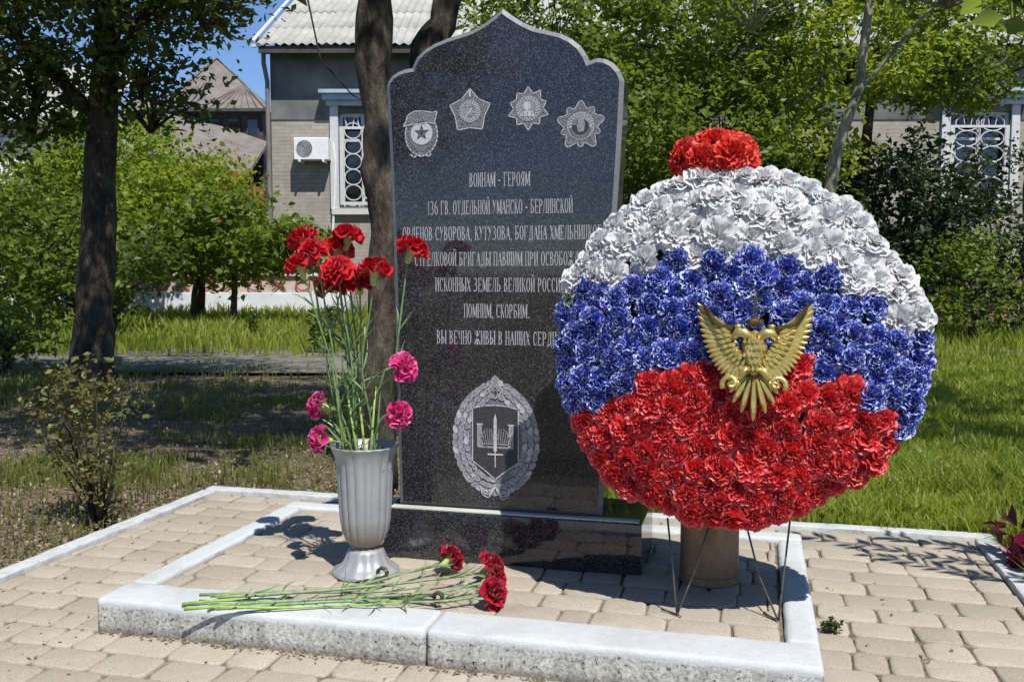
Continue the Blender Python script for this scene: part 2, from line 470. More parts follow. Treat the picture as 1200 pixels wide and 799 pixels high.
def tree(name,label,cat,base,path,blobs,leafm,bark,size=.07,seed=1,group=None,limbs=(),per=45,clump=.25,asp=.55,hollow=.4,sides=12,droop=.2):
    "path: list of (x,y,z,r) in world coordinates; limbs: lists of the same"
    rng=np.random.default_rng(seed); rr=random.Random(seed)
    t=thing(name,label,cat,base,0,group); bx=Vector(base)
    def refine(p):
        q=[]
        for i in range(len(p)-1):
            for k in range(4):
                f=k/4; q.append(tuple(p[i][j]*(1-f)+p[i+1][j]*f for j in range(4)))
        q.append(p[-1]); return q
    p=refine(path)
    MB().tube([Vector(a[:3])-bx for a in p],[a[3]*(1+rr.uniform(-.06,.06)) for a in p],sides,True,.07,rr).build('trunk',bark,t,True)
    for l in limbs:
        l=refine(l)
        MB().tube([Vector(a[:3])-bx for a in l],[a[3]*(1+rr.uniform(-.05,.05)) for a in l],8,True,.06,rr).build('branch',bark,t,True)
    C=clumps(blobs,rng,clump,per,hollow)
    tw=MB()
    for (x,y,z,rx,ry,rz,n_) in blobs:
        a0=Vector((x,y,z-rz*.5))
        for q in range(9):
            d=Vector(rng.normal(size=3)).normalized(); e=Vector((x+d.x*rx*.95,y+d.y*ry*.95,z+abs(d.z)*rz*.9-rz*.15))
            tw.tube([w-bx for w in curve_pts(a0,e,4,(0,0,.06),rr,.05)],[.016,.012,.009,.006,.003],5)
    tw.build('twigs',bark,t,True)['kind']='stuff'
    me=leaves_mesh('crown',C-np.array(base),size,leafm,rng,asp,.5,droop,.5)
    cr=put('crown',me,t); cr['kind']='stuff'
    return t

# =================================================================== SETTING
def flat(name, pts, z, m):
    mb=MB(); mb.poly(*[(p[0],p[1],z) for p in pts]); return structure(mb.build(name,m))
# ground sheet with gentle bumps near, out to the horizon
def ground():
    xs=np.concatenate([[-900,-300,-100,-50],np.linspace(-24,24,241),[50,100,300,900]])
    ys=np.concatenate([[-900,-300,-100,-40],np.linspace(-4,32,241),[60,100,300,900]])
    X,Yg=np.meshgrid(xs,ys,indexing='ij')
    zz=-.035+(vnoise(X,Yg,.8)-.5)*.05+(vnoise(X,Yg,2.5)-.5)*.03
    near=(X>-2.3)&(X<1.1)&(Yg>-1)&(Yg<3.5)
    zz=np.where(near,-.06,zz)
    vv=X*FV[0]+Yg*FV[1]+.09*np.sin(X*2.1)+.12*(vnoise(X,Yg,1.7)-.5)
    zz=np.where((vv>7.85)&(vv<10.2),-.06,np.where((vv>7.5)&(vv<10.6),np.minimum(zz,-.022),zz))
    V=np.stack([X,Yg,zz],-1).reshape(-1,3); n=len(ys)
    i,j=np.meshgrid(np.arange(len(xs)-1),np.arange(n-1),indexing='ij'); a=(i*n+j).ravel()
    F=np.stack([a,a+n,a+n+1,a+1],1)
    me=fast_mesh('ground',V,F,M['ground']); me.polygons.foreach_set('use_smooth',[True]*len(me.polygons))
    return structure(put('ground',me))
ground()
# asphalt path crossing behind the monument
mb=MB(); N=40
for i in range(N):
    u0=-20+i;u1=u0+1
    mb.quad(B(u0,8.0+.1*sin(u0),-.030),B(u1,8.0+.1*sin(u1),-.030),B(u1,10.3+.12*sin(u1*1.3),-.030),B(u0,10.3+.12*sin(u0*1.3),-.030))
structure(mb.build('path',M['path']))

# ---- paving round the platform
OX0,OX1,OY0,OY1=-1.885,.645,1.15,3.065          # inside of the outer edging
PX0,PX1,PY0,PY1=-1.42,.137,1.80,2.745           # platform outside
IX0,IX1,IY0,IY1=-1.35,.065,1.925,2.675          # platform inside
def paver_mesh(L,W,seed):
    r=random.Random(seed); mb=MB(); rings=[]
    cr=.20*min(L,W); pts=[]
    for (cx,cy,a0) in ((L/2-cr,W/2-cr,0),(-L/2+cr,W/2-cr,90),(-L/2+cr,-W/2+cr,180),(L/2-cr,-W/2+cr,270)):
        for a in (0,45,90):
            th=radians(a0+a); pts.append((cx+cr*cos(th)+r.uniform(-.003,.003),cy+cr*sin(th)+r.uniform(-.003,.003)))
    n=len(pts)
    for (s,z) in ((0,-.022),(0,-.0045),(.0026,-.0012),(.007,0)):
        for (x,y) in pts:
            mb.v.append((x*(1-s*2/L),y*(1-s*2/W),z+r.uniform(-.0006,.0006)))
    for i in range(3):
        for k in range(n):
            a=i*n+k;b=i*n+(k+1)%n; mb.f.append((a,b,b+n,a+n))
    mb.v.append((0,0,.0012)); c=len(mb.v)-1
    for k in range(n): mb.f.append((3*n+k,3*n+(k+1)%n,c))
    me=mb.mesh('paver',M['paver'],True); me.set_sharp_from_angle(angle=radians(50)); return me
PITCHR=1.265/13
PL=[.068,.098,.138,.158]
PM={L:[paver_mesh(L-.0028,.0945,int(L*1000)+s) for s in range(3)] for L in PL}
def lay(x0,x1,y0,y1,z,parent,hole=None,seed=1,limit=300):
    r=random.Random(seed); spots=[]; pitch=PITCHR if hole and hole[2]<2 else (y1-y0)/8; y=y1-pitch/2; row=0
    while y>y0-.02:
        x=x0-r.uniform(0,.12)
        while x<x1:
            L=r.choice([.068,.098,.138,.138,.138,.158]); cx=x+L/2
            a,b=x,x+L
            segs=[(max(a,x0),min(b,x1))]
            if hole and hole[2]<y<hole[3]-pitch*.2:
                ns=[]
                for (p,q) in segs:
                    if q<=hole[0] or p>=hole[1]: ns.append((p,q))
                    else:
                        if p<hole[0]-.02: ns.append((p,hole[0]))
                        if q>hole[1]+.02: ns.append((hole[1],q))
                segs=ns
            for (p,q) in segs:
                if q-p>.012: spots.append(((p+q)/2,y,q-p))
            x+=L
        y-=pitch; row+=1
    spots.sort(key=lambda s:s[0]**2+s[1]**2+ (100 if s[1]<1.5 else 0))
    rest=MB()
    for i,(x,y,L) in enumerate(spots):
        Lk=min(PL,key=lambda q:abs(q-L)); me=r.choice(PM[Lk])
        q=Quaternion((r.uniform(-1,1),r.uniform(-1,1),0),r.uniform(0,.012))@Quaternion((0,0,1),r.uniform(-.02,.02)+(pi if r.random()<.5 else 0))
        zz=z+r.uniform(-.0018,.0018)
        if i<limit: put('paver',me,parent,(x,y,zz),q,((L-.0028)/(Lk-.0028),1,1))
        else:
            n=len(rest.v); Mx=Matrix.Translation((x,y,zz))@q.to_matrix().to_4x4()@Matrix.Diagonal(((L-.0028)/(Lk-.0028),1,1,1))
            rest.v+=[tuple(Mx@v.co) for v in me.vertices]; rest.f+=[tuple(n+k for k in p.vertices) for p in me.polygons]
    if rest.v:
        o=rest.build('paver_field',M['paver'],parent,True); o['kind']='stuff'; o.data.set_sharp_from_angle(angle=radians(50))
mb=MB(); mb.box(OX0-.002,OX1+.002,OY0-.2,OY1+.002,-.05,-.006)
paving=structure(mb.build('paving',M['joint']))
lay(OX0,OX1,OY0,OY1,0.0,paving,(PX0,PX1,PY0,PY1),3)

def kerb_stone(x0,x1,y0,y1,z0,z1,m,parent,name='kerb_stone',bev=.012,seed=0):
    bm=bmesh.new(); 
    bmesh.ops.create_cube(bm,size=1)
    for v in bm.verts: v.co=Vector(((x0+x1)/2+v.co.x*(x1-x0),(y0+y1)/2+v.co.y*(y1-y0),(z0+z1)/2+v.co.z*(z1-z0)))
    bmesh.ops.bevel(bm,geom=[e for e in bm.edges if max(v.co.z for v in e.verts)>z1-.001],offset=bev,segments=3,affect='EDGES',profile=.6)
    # cut along the length so edges can be chipped
    ax=0 if x1-x0>y1-y0 else 1
    a,b=(x0,x1) if ax==0 else (y0,y1)
    k=int((b-a)/.03)
    for i in range(1,k):
        co=[0,0,0]; co[ax]=a+(b-a)*i/k; no=[0,0,0]; no[ax]=1
        bmesh.ops.bisect_plane(bm,geom=bm.verts[:]+bm.edges[:]+bm.faces[:],plane_co=co,plane_no=no)
    r=random.Random(seed)
    for v in bm.verts:
        if v.co.z>z0+.01: v.co+=Vector((r.uniform(-1,1),r.uniform(-1,1),r.uniform(-1,1)))*.0011
    me=bpy.data.meshes.new(name); bm.to_mesh(me); bm.free(); me.materials.append(m)
    me.polygons.foreach_set('use_smooth',[True]*len(me.polygons)); me.set_sharp_from_angle(angle=radians(48))
    return put(name,me,parent)

plat=MB().box(IX0-.004,IX1+.004,IY0-.004,IY1+.004,-.04,.059).build('raised_platform',M['joint']); structure(plat)
g=.0015
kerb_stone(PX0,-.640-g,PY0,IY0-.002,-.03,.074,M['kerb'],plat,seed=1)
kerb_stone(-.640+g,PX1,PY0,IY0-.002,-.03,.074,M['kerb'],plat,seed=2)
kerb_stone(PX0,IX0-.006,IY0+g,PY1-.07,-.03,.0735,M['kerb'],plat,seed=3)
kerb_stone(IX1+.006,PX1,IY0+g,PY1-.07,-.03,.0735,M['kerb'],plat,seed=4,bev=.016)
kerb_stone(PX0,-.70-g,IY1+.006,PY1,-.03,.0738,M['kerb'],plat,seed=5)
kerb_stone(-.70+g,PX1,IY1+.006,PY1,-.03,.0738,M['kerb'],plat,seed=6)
lay(IX0,IX1,IY0,IY1,.0655,plat,(-.90,-.28,2.31,2.52),9)

edging=MB().box(OX0-.05,OX1+.05,OY1+.003,OY1+.04,-.06,-.02).build('paving_edging',M['soil']); structure(edging)
for i,(a,b) in enumerate(((1.0,2.0),(2.0,3.06))):
    kerb_stone(OX0-.056,OX0-.003,a+g,b-g,-.05,.012,M['edging'],edging,'edging_stone',.006,11+i)
    kerb_stone(OX1+.003,OX1+.064,a+g,b-g,-.05,.012,M['edging'],edging,'edging_stone',.006,21+i)
for i,(a,b) in enumerate(((OX0-.056,-1.0),(-1.0,0.0),(0.0,OX1+.064))):
    kerb_stone(a+g,b-g,OY1+.003,OY1+.055,-.05,.013,M['edging'],edging,'edging_stone',.006,31+i)

# =================================================================== STELE
SY=2.31
def outline():
    L=[(-.890,.196),(-.893,.35),(-.896,.55),(-.900,.80),(-.907,1.05),(-.917,1.27),(-.913,1.284),(-.902,1.297),(-.887,1.306),(-.868,1.312),(-.848,1.314)]
    L+=[(-.845,1.322),(-.835,1.340),(-.815,1.357),(-.790,1.370),(-.755,1.382),(-.72,1.390),(-.690,1.398),(-.660,1.412),(-.632,1.430),(-.612,1.446)]
    Rr=[(-.592,1.430),(-.562,1.410),(-.530,1.394),(-.500,1.386),(-.465,1.376),(-.440,1.363),(-.417,1.344),(-.402,1.322),(-.396,1.308)]
    Rr+=[(-.378,1.314),(-.358,1.311),(-.338,1.300),(-.322,1.283),(-.311,1.258),(-.318,1.10),(-.328,.93),(-.337,.7),(-.347,.45),(-.357,.196)]
    return L+Rr
OL=outline()
def inset(P,d):
    n=len(P);out=[]
    for i in range(n):
        a=Vector(P[i-1]);b=Vector(P[i]);c=Vector(P[(i+1)%n])
        e1=(b-a).normalized();e2=(c-b).normalized()
        n1=Vector((e1.y,-e1.x));n2=Vector((e2.y,-e2.x)); m=(n1+n2)
        m=m/ max(.5,m.length_squared/2) if m.length>1e-6 else n1
        out.append(tuple(b+m*d))
    return out
stele=thing('memorial_stele','tall black granite stele with curved top, engraved with badges and text','memorial stone',(-.6,2.36,.072))
so=Vector((-.6,2.36,.072))
T_=.10
IN=inset(OL,.011)
mb=MB(); n=len(OL)
for (P,y) in ((IN,SY),(OL,SY+.009),(OL,SY+T_-.006),(IN,SY+T_)):
    mb.v+=[(p[0]-so.x,y-so.y,p[1]-so.z) for p in P]
for i in range(3):
    for k in range(n):
        a=i*n+k;b=i*n+(k+1)%n; mb.f.append((a,a+n,b+n,b))
mb.f.append(tuple(range(n))); mb.f.append(tuple(reversed(range(3*n,4*n))))
slab=mb.build('slab',M['granite'],stele)
slab.data.materials.append(M['granite_edge'])
for i,p in enumerate(slab.data.polygons):
    if i<n: p.material_index=1
bm=bmesh.new(); bm.from_mesh(slab.data); bmesh.ops.recalc_face_normals(bm,faces=bm.faces); bm.to_mesh(slab.data); bm.free()
pl=MB(); pl.box(-.921-so.x,-.255-so.x,2.28-so.y,2.53-so.y,-.006,.196-so.z-.0015,.004)
pl.build('plinth',M['granite'],stele)
MB().box(-.905-so.x,-.262-so.x,2.2835-so.y,2.309-so.y,.193-so.z,.1985-so.z,.002).build('lit_edge_strip',M['capstone'],stele)  # sunlit front edge of the plinth top, put in as a pale strip

# ---- lettering: engraved serif capitals
class Ink:
    def __init__(s,mb,x,z,w,h,y): s.mb=mb;s.x=x;s.z=z;s.w=w;s.h=h;s.y=y
    def P(s,x,z): return (s.x+x*s.w,s.y,s.z+z*s.h)
    def q(s,*p): s.mb.quad(*[s.P(*a) for a in p])
    def V(s,x,a=0,b=1,t=.17,serif=(1,1)):
        s.q((x-t/2,a),(x+t/2,a),(x+t/2,b),(x-t/2,b))
        for k,(f,z) in enumerate(zip(serif,(a,b))):
            if f:
                z0,z1=(z,z+.045) if k==0 else (z-.045,z)
                s.q((x-t*1.05,z0),(x-t/2,z0),(x-t/2,z1),(x-t*1.05,z1)); s.q((x+t/2,z0),(x+t*1.05,z0),(x+t*1.05,z1),(x+t/2,z1))
    def Hh(s,x0,x1,z,t=.055): s.q((x0,z-t/2),(x1,z-t/2),(x1,z+t/2),(x0,z+t/2))
    def D(s,x0,z0,x1,z1,t=.2):
        s.q((x0-t/2,z0),(x0+t/2,z0),(x1+t/2,z1),(x1-t/2,z1))
    def A(s,cx,cz,rx,rz,a0,a1,tx=.2,tz=.06,n=10):
        for i in range(n):
            p=[]
            for (a,o) in ((i,1),(i+1,1),(i+1,0),(i,0)):
                th=radians(a0+(a1-a0)*a/n); X=rx if o else rx-tx; Zr=rz if o else rz-tz
                p.append((cx+X*cos(th),cz+Zr*sin(th)))
            s.q(*(p if a1<a0 else p[::-1]))
def G(k,ch):
    V,H,D,A=k.V,k.Hh,k.D,k.A
    if ch=='А': D(.08,0,.5,1,.09);D(.9,0,.5,1,.24);H(.25,.72,.36)
    elif ch=='Б': V(.2);H(.3,.85,.97);D(.84,.80,.84,1,.06);A(.3,.29,.6,.29,-90,90)
    elif ch=='В': V(.2);A(.3,.76,.5,.24,-90,90,.18);A(.3,.27,.6,.27,-90,90)
    elif ch=='Г': V(.2);H(.3,.9,.97);D(.88,.74,.88,1,.07)
    elif ch=='Д': D(.22,.04,.42,1,.09);V(.76,.04,1);H(.36,.8,.98);H(.02,.98,.04,.08);D(.05,-.16,.05,.06,.07);D(.95,-.16,.95,.06,.07)
    elif ch=='Е': V(.2);H(.3,.85,.97);H(.3,.7,.5);H(.3,.88,.03);D(.85,.78,.85,1,.06);D(.89,0,.89,.2,.06);D(.7,.4,.7,.6,.05)
    elif ch=='Ж': V(.5);D(.02,0,.5,.52,.16);D(.98,0,.5,.52,.16);D(.04,1,.5,.5,.09);D(.96,1,.5,.5,.09)
    elif ch=='З': A(.35,.75,.45,.25,-90,140,.18);A(.35,.27,.55,.27,-140,90)
    elif ch in 'ИЙ':
        V(.17);V(.83);D(.24,.04,.76,.96,.1)
        if ch=='Й': A(.5,1.24,.24,.16,-180,0,.1,.07)
    elif ch=='К': V(.2);D(.85,1,.35,.5,.09);D(.88,0,.42,.58,.22)
    elif ch=='Л': D(.1,0,.36,1,.1);V(.8);H(.3,.85,.98)
    elif ch=='М': V(.1,0,1,.09);V(.9,0,1,.2);D(.5,.05,.14,1,.2);D(.5,.05,.84,1,.09)
    elif ch=='Н': V(.17);V(.83);H(.2,.8,.52)
    elif ch=='О': A(.5,.5,.48,.51,0,360,.2,.05,20)
    elif ch=='П': V(.17);V(.83);H(.2,.8,.975)
    elif ch=='Р': V(.2);A(.3,.73,.58,.27,-90,90)
    elif ch=='С': A(.52,.5,.47,.51,45,315,.2,.05,18);D(.86,.74,.86,.95,.07)
    elif ch=='Т': V(.5);H(.04,.96,.975);D(.05,.76,.05,1,.07);D(.95,.76,.95,1,.07)
    elif ch=='У': D(.56,.38,.14,1,.22);D(.3,.02,.86,1,.09);A(.22,.12,.18,.13,-180,0,.1,.06)
    elif ch=='Х': D(.86,0,.14,1,.24);D(.1,0,.88,1,.09)
    elif ch=='Ц': V(.17);V(.77);H(.2,.8,.03);D(.95,-.2,.95,.05,.08);H(.8,.98,.03)
    elif ch=='Ч': V(.8);D(.2,.55,.2,1,.2);A(.45,.62,.34,.2,-180,-60,.18,.06);H(.4,.8,.45)
    elif ch=='Ш': V(.12,t=.15);V(.5,t=.15);V(.88,t=.15);H(.12,.88,.025)
    elif ch=='Щ': V(.12,t=.15);V(.5,t=.15);V(.84,t=.15);H(.12,.96,.025);D(.97,-.2,.97,.05,.07)
    elif ch=='Ы': V(.14,t=.17);A(.2,.28,.42,.28,-90,90,.17);V(.88,t=.17)
    elif ch=='Ь': V(.2);A(.3,.28,.6,.28,-90,90)
    elif ch=='Я': V(.8);A(.7,.73,.58,.27,90,270);D(.15,0,.62,.48,.2)
    elif ch=='Ю': V(.13,t=.16);H(.1,.5,.5);A(.68,.5,.3,.51,0,360,.15,.05,16)
    elif ch=='1': V(.5);D(.25,.78,.48,.97,.12)
    elif ch=='3': A(.35,.75,.45,.25,-90,140,.18);A(.35,.27,.55,.27,-140,90)
    elif ch=='6': A(.5,.3,.44,.3,0,360,.2,.05,16);A(.72,.42,.66,.58,95,180,.2,.06)
    elif ch=='-': H(.15,.85,.42,.09)
    elif ch=='.': k.q((.35,0),(.75,0),(.75,.1),(.35,.1))
    elif ch==',': k.q((.35,0),(.75,0),(.75,.1),(.35,.1)); D(.45,-.14,.62,.02,.15)
WID={'Ж':1.4,'М':1.25,'Ш':1.4,'Щ':1.45,'Ы':1.3,' ':.55,'.':.5,',':.5,'-':.75,'Д':1.12,'1':.8,'Ю':1.4}
def line(txt,x0,x1,z,h):
    tot=sum(WID.get(c,1) for c in txt); pitch=(x1-x0)/tot
    mb=MB(); x=x0
    for c in txt:
        w=WID.get(c,1)*pitch
        if c!=' ': G(Ink(mb,x-so.x+w*.05,z-so.z,w*.9,h,SY-.0007-so.y),c)
        x+=w
    mb.build('inscription_line',M['letter'],stele)
H_=.0345
line('ВОИНАМ - ГЕРОЯМ',-.697,-.540,1.013,H_)
line('136 ГВ. ОТДЕЛЬНОЙ УМАНСКО - БЕРЛИНСКОЙ',-.808,-.433,.9455,H_)
line('ОРДЕНОВ СУВОРОВА, КУТУЗОВА, БОГДАНА ХМЕЛЬНИЦКОГО',-.875,-.350,.881,H_)
line('СТРЕЛКОВОЙ БРИГАДЫ ПАВШИМ ПРИ ОСВОБОЖДЕНИИ',-.843,-.372,.817,H_)
line('ИСКОННЫХ ЗЕМЕЛЬ ВЕЛИКОЙ РОССИИ',-.788,-.452,.7525,H_)
line('ПОМНИМ, СКОРБИМ.',-.712,-.541,.687,H_)
line('ВЫ ВЕЧНО ЖИВЫ В НАШИХ СЕРДЦАХ',-.785,-.448,.6195,H_)

# ---- etched badges
def ep(x,z,lay): return (x-so.x,SY-.0004*lay-so.y,z-so.z)
def fill(mb,P,lay,c=None):
    if c is None: c=(sum(p[0] for p in P)/len(P),sum(p[1] for p in P)/len(P))
    for i in range(len(P)):
        a=P[i];b=P[(i+1)%len(P)]; mb.poly(ep(*c,lay),ep(*a,lay),ep(*b,lay))
def stroke(mb,P,w,lay,closed=True):
    n=len(P)
    for i in range(n if closed else n-1):
        a=Vector(P[i]);b=Vector(P[(i+1)%n]); d=(b-a)
        if d.length<1e-6: continue
        d.normalize(); o=Vector((-d.y,d.x))*w/2; e=d*w*.3
        mb.quad(ep(*(a-e-o),lay),ep(*(b+e-o),lay),ep(*(b+e+o),lay),ep(*(a-e+o),lay))
def ell(cx,cz,rx,rz,n=28,a0=0,a1=360):
    full=abs(a1-a0)>=360
    return [(cx+rx*cos(radians(a0+(a1-a0)*i/(n if full else n-1))),cz+rz*sin(radians(a0+(a1-a0)*i/(n if full else n-1)))) for i in range(n)]
def star(cx,cz,R,r,n,rot=90,sx=1):
    return [(cx+sx*(R if i%2==0 else r)*cos(radians(rot+180*i/n)),cz+(R if i%2==0 else r)*sin(radians(rot+180*i/n))) for i in range(2*n)]
class Etch:
    def __init__(s,name,label=None):
        s.o=MB().build(name,None,stele); s.name=name
        s.parts={}
        if label: s.o['label']=label
    def mb(s,m): return s.parts.setdefault(m,MB())
    def done(s):
        me=bpy.data.meshes.new(s.name); V=[];F=[];mi=[]
        for j,(m,mb) in enumerate(s.parts.items()):
            n=len(V);V+=mb.v;F+=[tuple(n+i for i in f) for f in mb.f];mi+=[j]*len(mb.f); me.materials.append(M[m])
        me.from_pydata(V,[],F); me.update(); me.polygons.foreach_set('material_index',mi); s.o.data=me
re_=random.Random(4)
# guards badge
e=Etch('etched_badge','etched oval badge with a dark star and a flag across its top'); cx,cz=-.822,1.150
fill(e.mb('etch_low'),ell(cx,cz-.003,.043,.052),1); stroke(e.mb('etch'),ell(cx,cz-.003,.043,.052),.003,2)
for k in range(26):
    a=radians(100+k*13.2)
    if -60<math.degrees(a)%360-90<0: pass
    stroke(e.mb('etch_mid'),ell(cx+.036*cos(a),cz-.003+.044*sin(a),.0045,.007,6),.0018,3)
fill(e.mb('etch'),ell(cx+.001,cz,.029,.029),4); fill(e.mb('dark_etch'),star(cx+.001,cz+.001,.021,.0085,5),5,(cx+.001,cz+.001))
stroke(e.mb('etch_mid'),star(cx+.001,cz+.001,.012,.005,5),.0012,6)
FL=[(cx-.048,cz+.018),(cx-.040,cz+.032),(cx-.036,cz+.045),(cx-.018,cz+.055),(cx+.005,cz+.055),(cx+.030,cz+.050),(cx+.043,cz+.053),(cx+.040,cz+.040),(cx+.034,cz+.022),(cx+.02,cz+.026),(cx-.02,cz+.023)]
fill(e.mb('etch_low'),FL,4); stroke(e.mb('etch'),FL,.0026,6)
for i in range(7): # lettering on the flag reads only as strokes
    x=cx-.028+i*.0088; stroke(e.mb('etch_mid'),[(x,cz+.033),(x,cz+.044)],.002,6,False); stroke(e.mb('etch_mid'),[(x,cz+.044),(x+.004,cz+.039)],.0016,6,False)
stroke(e.mb('etch'),[(cx-.028,cz-.052),(cx-.020,cz-.060),(cx-.010,cz-.054),(cx,cz-.058),(cx+.010,cz-.054),(cx+.020,cz-.058),(cx+.026,cz-.052)],.0034,6,False)
e.done()
def order(cx,cz,P,ring,seed,dark=None,label=None,dense=1):
    e=Etch('etched_badge',label); r=random.Random(seed)
    c=(cx,cz); fill(e.mb('etch_low'),P,1,c)
    for i in range(150):   # engraved rays
        a=r.uniform(0,360); th=radians(a); k=min(range(len(P)),key=lambda j:abs((math.degrees(math.atan2(P[j][1]-cz,P[j][0]-cx))-a+180)%360-180))
        d=math.hypot(P[k][0]-cx,P[k][1]-cz)*.86
        r0=ring+r.uniform(0,.01); r1=min(d,r0+r.uniform(.005,.02))
        if r1>r0: stroke(e.mb('etch_mid'),[(cx+r0*cos(th),cz+r0*sin(th)),(cx+r1*cos(th),cz+r1*sin(th))],.0012,2,False)
    stroke(e.mb('etch'),P,.0024,3)
    stroke(e.mb('etch_mid'),[(cx+(p[0]-cx)*.86,cz+(p[1]-cz)*.86) for p in P],.0013,3)
    stroke(e.mb('etch'),ell(cx,cz,ring,ring),.0032,4); fill(e.mb('etch_mid'),ell(cx,cz,ring*.92,ring*.92),3)
    for i in range(22):
        th=radians(i*360/22); stroke(e.mb('etch'),[(cx+ring*.72*cos(th),cz+ring*.72*sin(th)),(cx+ring*.93*cos(th+.15),cz+ring*.93*sin(th+.15))],.0022,5,False)
    return e
# five-pointed order
c=(-.694,1.199)
P=[]
for (a,R) in ((90,.056),(54,.037),(18,.055),(-18,.040),(-54,.055),(-90,.040),(-126,.055),(-162,.040),(162,.055),(126,.037)):
    P.append((c[0]+R*cos(radians(a)),c[1]+R*sin(radians(a))))
e=order(*c,P,.026,1,label='etched five pointed star with a round medallion')
stroke(e.mb('etch'),[(c[0]-.010,c[1]-.014),(c[0]+.008,c[1]+.010)],.0036,6,False); stroke(e.mb('etch'),ell(c[0],c[1]+.002,.011,.012,12,-120,90),.003,6,False)
stroke(e.mb('etch'),[(c[0],c[1]+.037),(c[0],c[1]+.050)],.005,5,False); e.done()
# ten-pointed order
c=(-.545,1.200); P=star(*c,.053,.037,10,90)
for i in (2,4,8,12,16): P[i]=(c[0]+(P[i][0]-c[0])*.9,c[1]+(P[i][1]-c[1])*.9)
e=order(*c,P,.029,2,label='etched ten pointed star with a portrait medallion')
fill(e.mb('etch'),ell(c[0]-.003,c[1]+.006,.009,.011),6)
fill(e.mb('etch'),[(c[0]-.018,c[1]-.018),(c[0]+.016,c[1]-.02),(c[0]+.009,c[1]-.006),(c[0]-.010,c[1]-.005)],6); 
for k in range(3): stroke(e.mb('dark_etch'),[(c[0]-.014+.012*k,c[1]-.02),(c[0]-.01+.009*k,c[1]-.009)],.001,7,False)
e.done()
# broad-petalled order
c=(-.415,1.153); P=[]
for i in range(10):
    a=90+36*i; R=.060 if i%2==0 else .050
    if i in (1,9): R=.054
    for (da,f) in ((-13,.80),(-5,.97),(0,1.0),(5,.97),(13,.80)): P.append((c[0]+R*f*cos(radians(a+da)),c[1]+R*f*sin(radians(a+da))))
e=order(*c,P,.032,3,label='etched badge with broad petals and a dark crescent')
fill(e.mb('dark_etch'),ell(c[0],c[1]-.002,.021,.019),5); fill(e.mb('etch_mid'),[(c[0]-.006,c[1]-.014),(c[0]+.008,c[1]-.013),(c[0]+.011,c[1]+.006),(c[0]+.004,c[1]+.026),(c[0]-.005,c[1]+.022),(c[0]-.01,c[1]+.004)],6)
fill(e.mb('etch_low'),[(c[0]-.02,c[1]+.003),(c[0]-.008,c[1]+.002),(c[0]-.006,c[1]+.017),(c[0]-.016,c[1]+.015)],6)
stroke(e.mb('etch'),ell(c[0],c[1]-.002,.025,.025,20,180,360),.005,6,False)
e.done()
BADGE=1
# large crest: wreath of leaves round a shield with sword and gate
e=Etch('etched_crest','etched oval leaf wreath round a shield with a sword and gate'); cx,cz=-.629,.378
r=random.Random(8)
base_=ell(cx,cz+.004,.113,.143,40); fill(e.mb('etch_low'),base_,.5)
for ring,(rx,rz,nn) in enumerate(((.108,.136,46),(.092,.119,40),(.077,.103,34))):
    for i in range(nn):
        a=-90+360*i/nn+r.uniform(-2,2)+ring*4; th=radians(a)
        if ring==2 and -120<a<-60: continue
        x=cx+rx*cos(th);z=cz+rz*sin(th)+(.014 if 60<a<120 else 0)*(1-abs(a-90)/30)
        side=1 if cos(th)>0 else -1
        tx,tz=-sin(th)*side*-1,cos(th)*side*-1; up=(tx,tz) if tz>=0 else (-tx,-tz)
        d=Vector((up[0]+.55*cos(th)*r.uniform(-.4,1.2),up[1]+.55*sin(th)*r.uniform(-.4,1.2))).normalized(); o=Vector((-d.y,d.x))
        L=r.uniform(.017,.024);w=L*.30; b=Vector((x,z))
        leaf=[tuple(b-d*L*.5),tuple(b+o*w-d*L*.1),tuple(b+o*w*.6+d*L*.3),tuple(b+d*L*.55),tuple(b-o*w*.6+d*L*.3),tuple(b-o*w-d*L*.1)]
        fill(e.mb('etch_mid' if r.random()<.8 else 'etch'),leaf,1+ring*2+(i%2)*.5); stroke(e.mb('etch'),leaf,.0017,2+ring*2+(i%2)*.5)
SH=[(cx-.060,cz+.080),(cx-.030,cz+.087),(cx,cz+.089),(cx+.030,cz+.087),(cx+.060,cz+.080),(cx+.060,cz-.055),(cx+.030,cz-.076),(cx,cz-.100),(cx-.030,cz-.076),(cx-.060,cz-.055)]
fill(e.mb('dark_etch'),SH,8,(cx,cz)); stroke(e.mb('etch'),SH,.0028,9)
TP=[(cx-.020,cz+.128),(cx-.008,cz+.142),(cx-.010,cz+.154),(cx,cz+.164),(cx+.010,cz+.154),(cx+.008,cz+.142),(cx+.020,cz+.128),(cx,cz+.105)]
fill(e.mb('etch_mid'),TP,7); stroke(e.mb('etch'),TP,.0025,8); fill(e.mb('dark_etch'),star(cx,cz+.122,.014,.006,4),9); stroke(e.mb('etch'),ell(cx,cz+.120,.006,.007,10),.0016,10)
SW=[(cx-.0042,cz-.028),(cx-.0042,cz+.052),(cx,cz+.068),(cx+.0042,cz+.052),(cx+.0042,cz-.028)]
fill(e.mb('etch'),SW,11); stroke(e.mb('etch'),[(cx-.019,cz-.036),(cx+.019,cz-.036)],.004,11,False); stroke(e.mb('etch'),[(cx,cz-.028),(cx,cz-.068)],.003,11.5,False)
stroke(e.mb('etch_mid'),[(cx-.045,cz-.018),(cx+.045,cz-.018)],.005,10,False); stroke(e.mb('etch_mid'),[(cx-.038,cz-.010),(cx+.038,cz-.010)],.003,10,False)
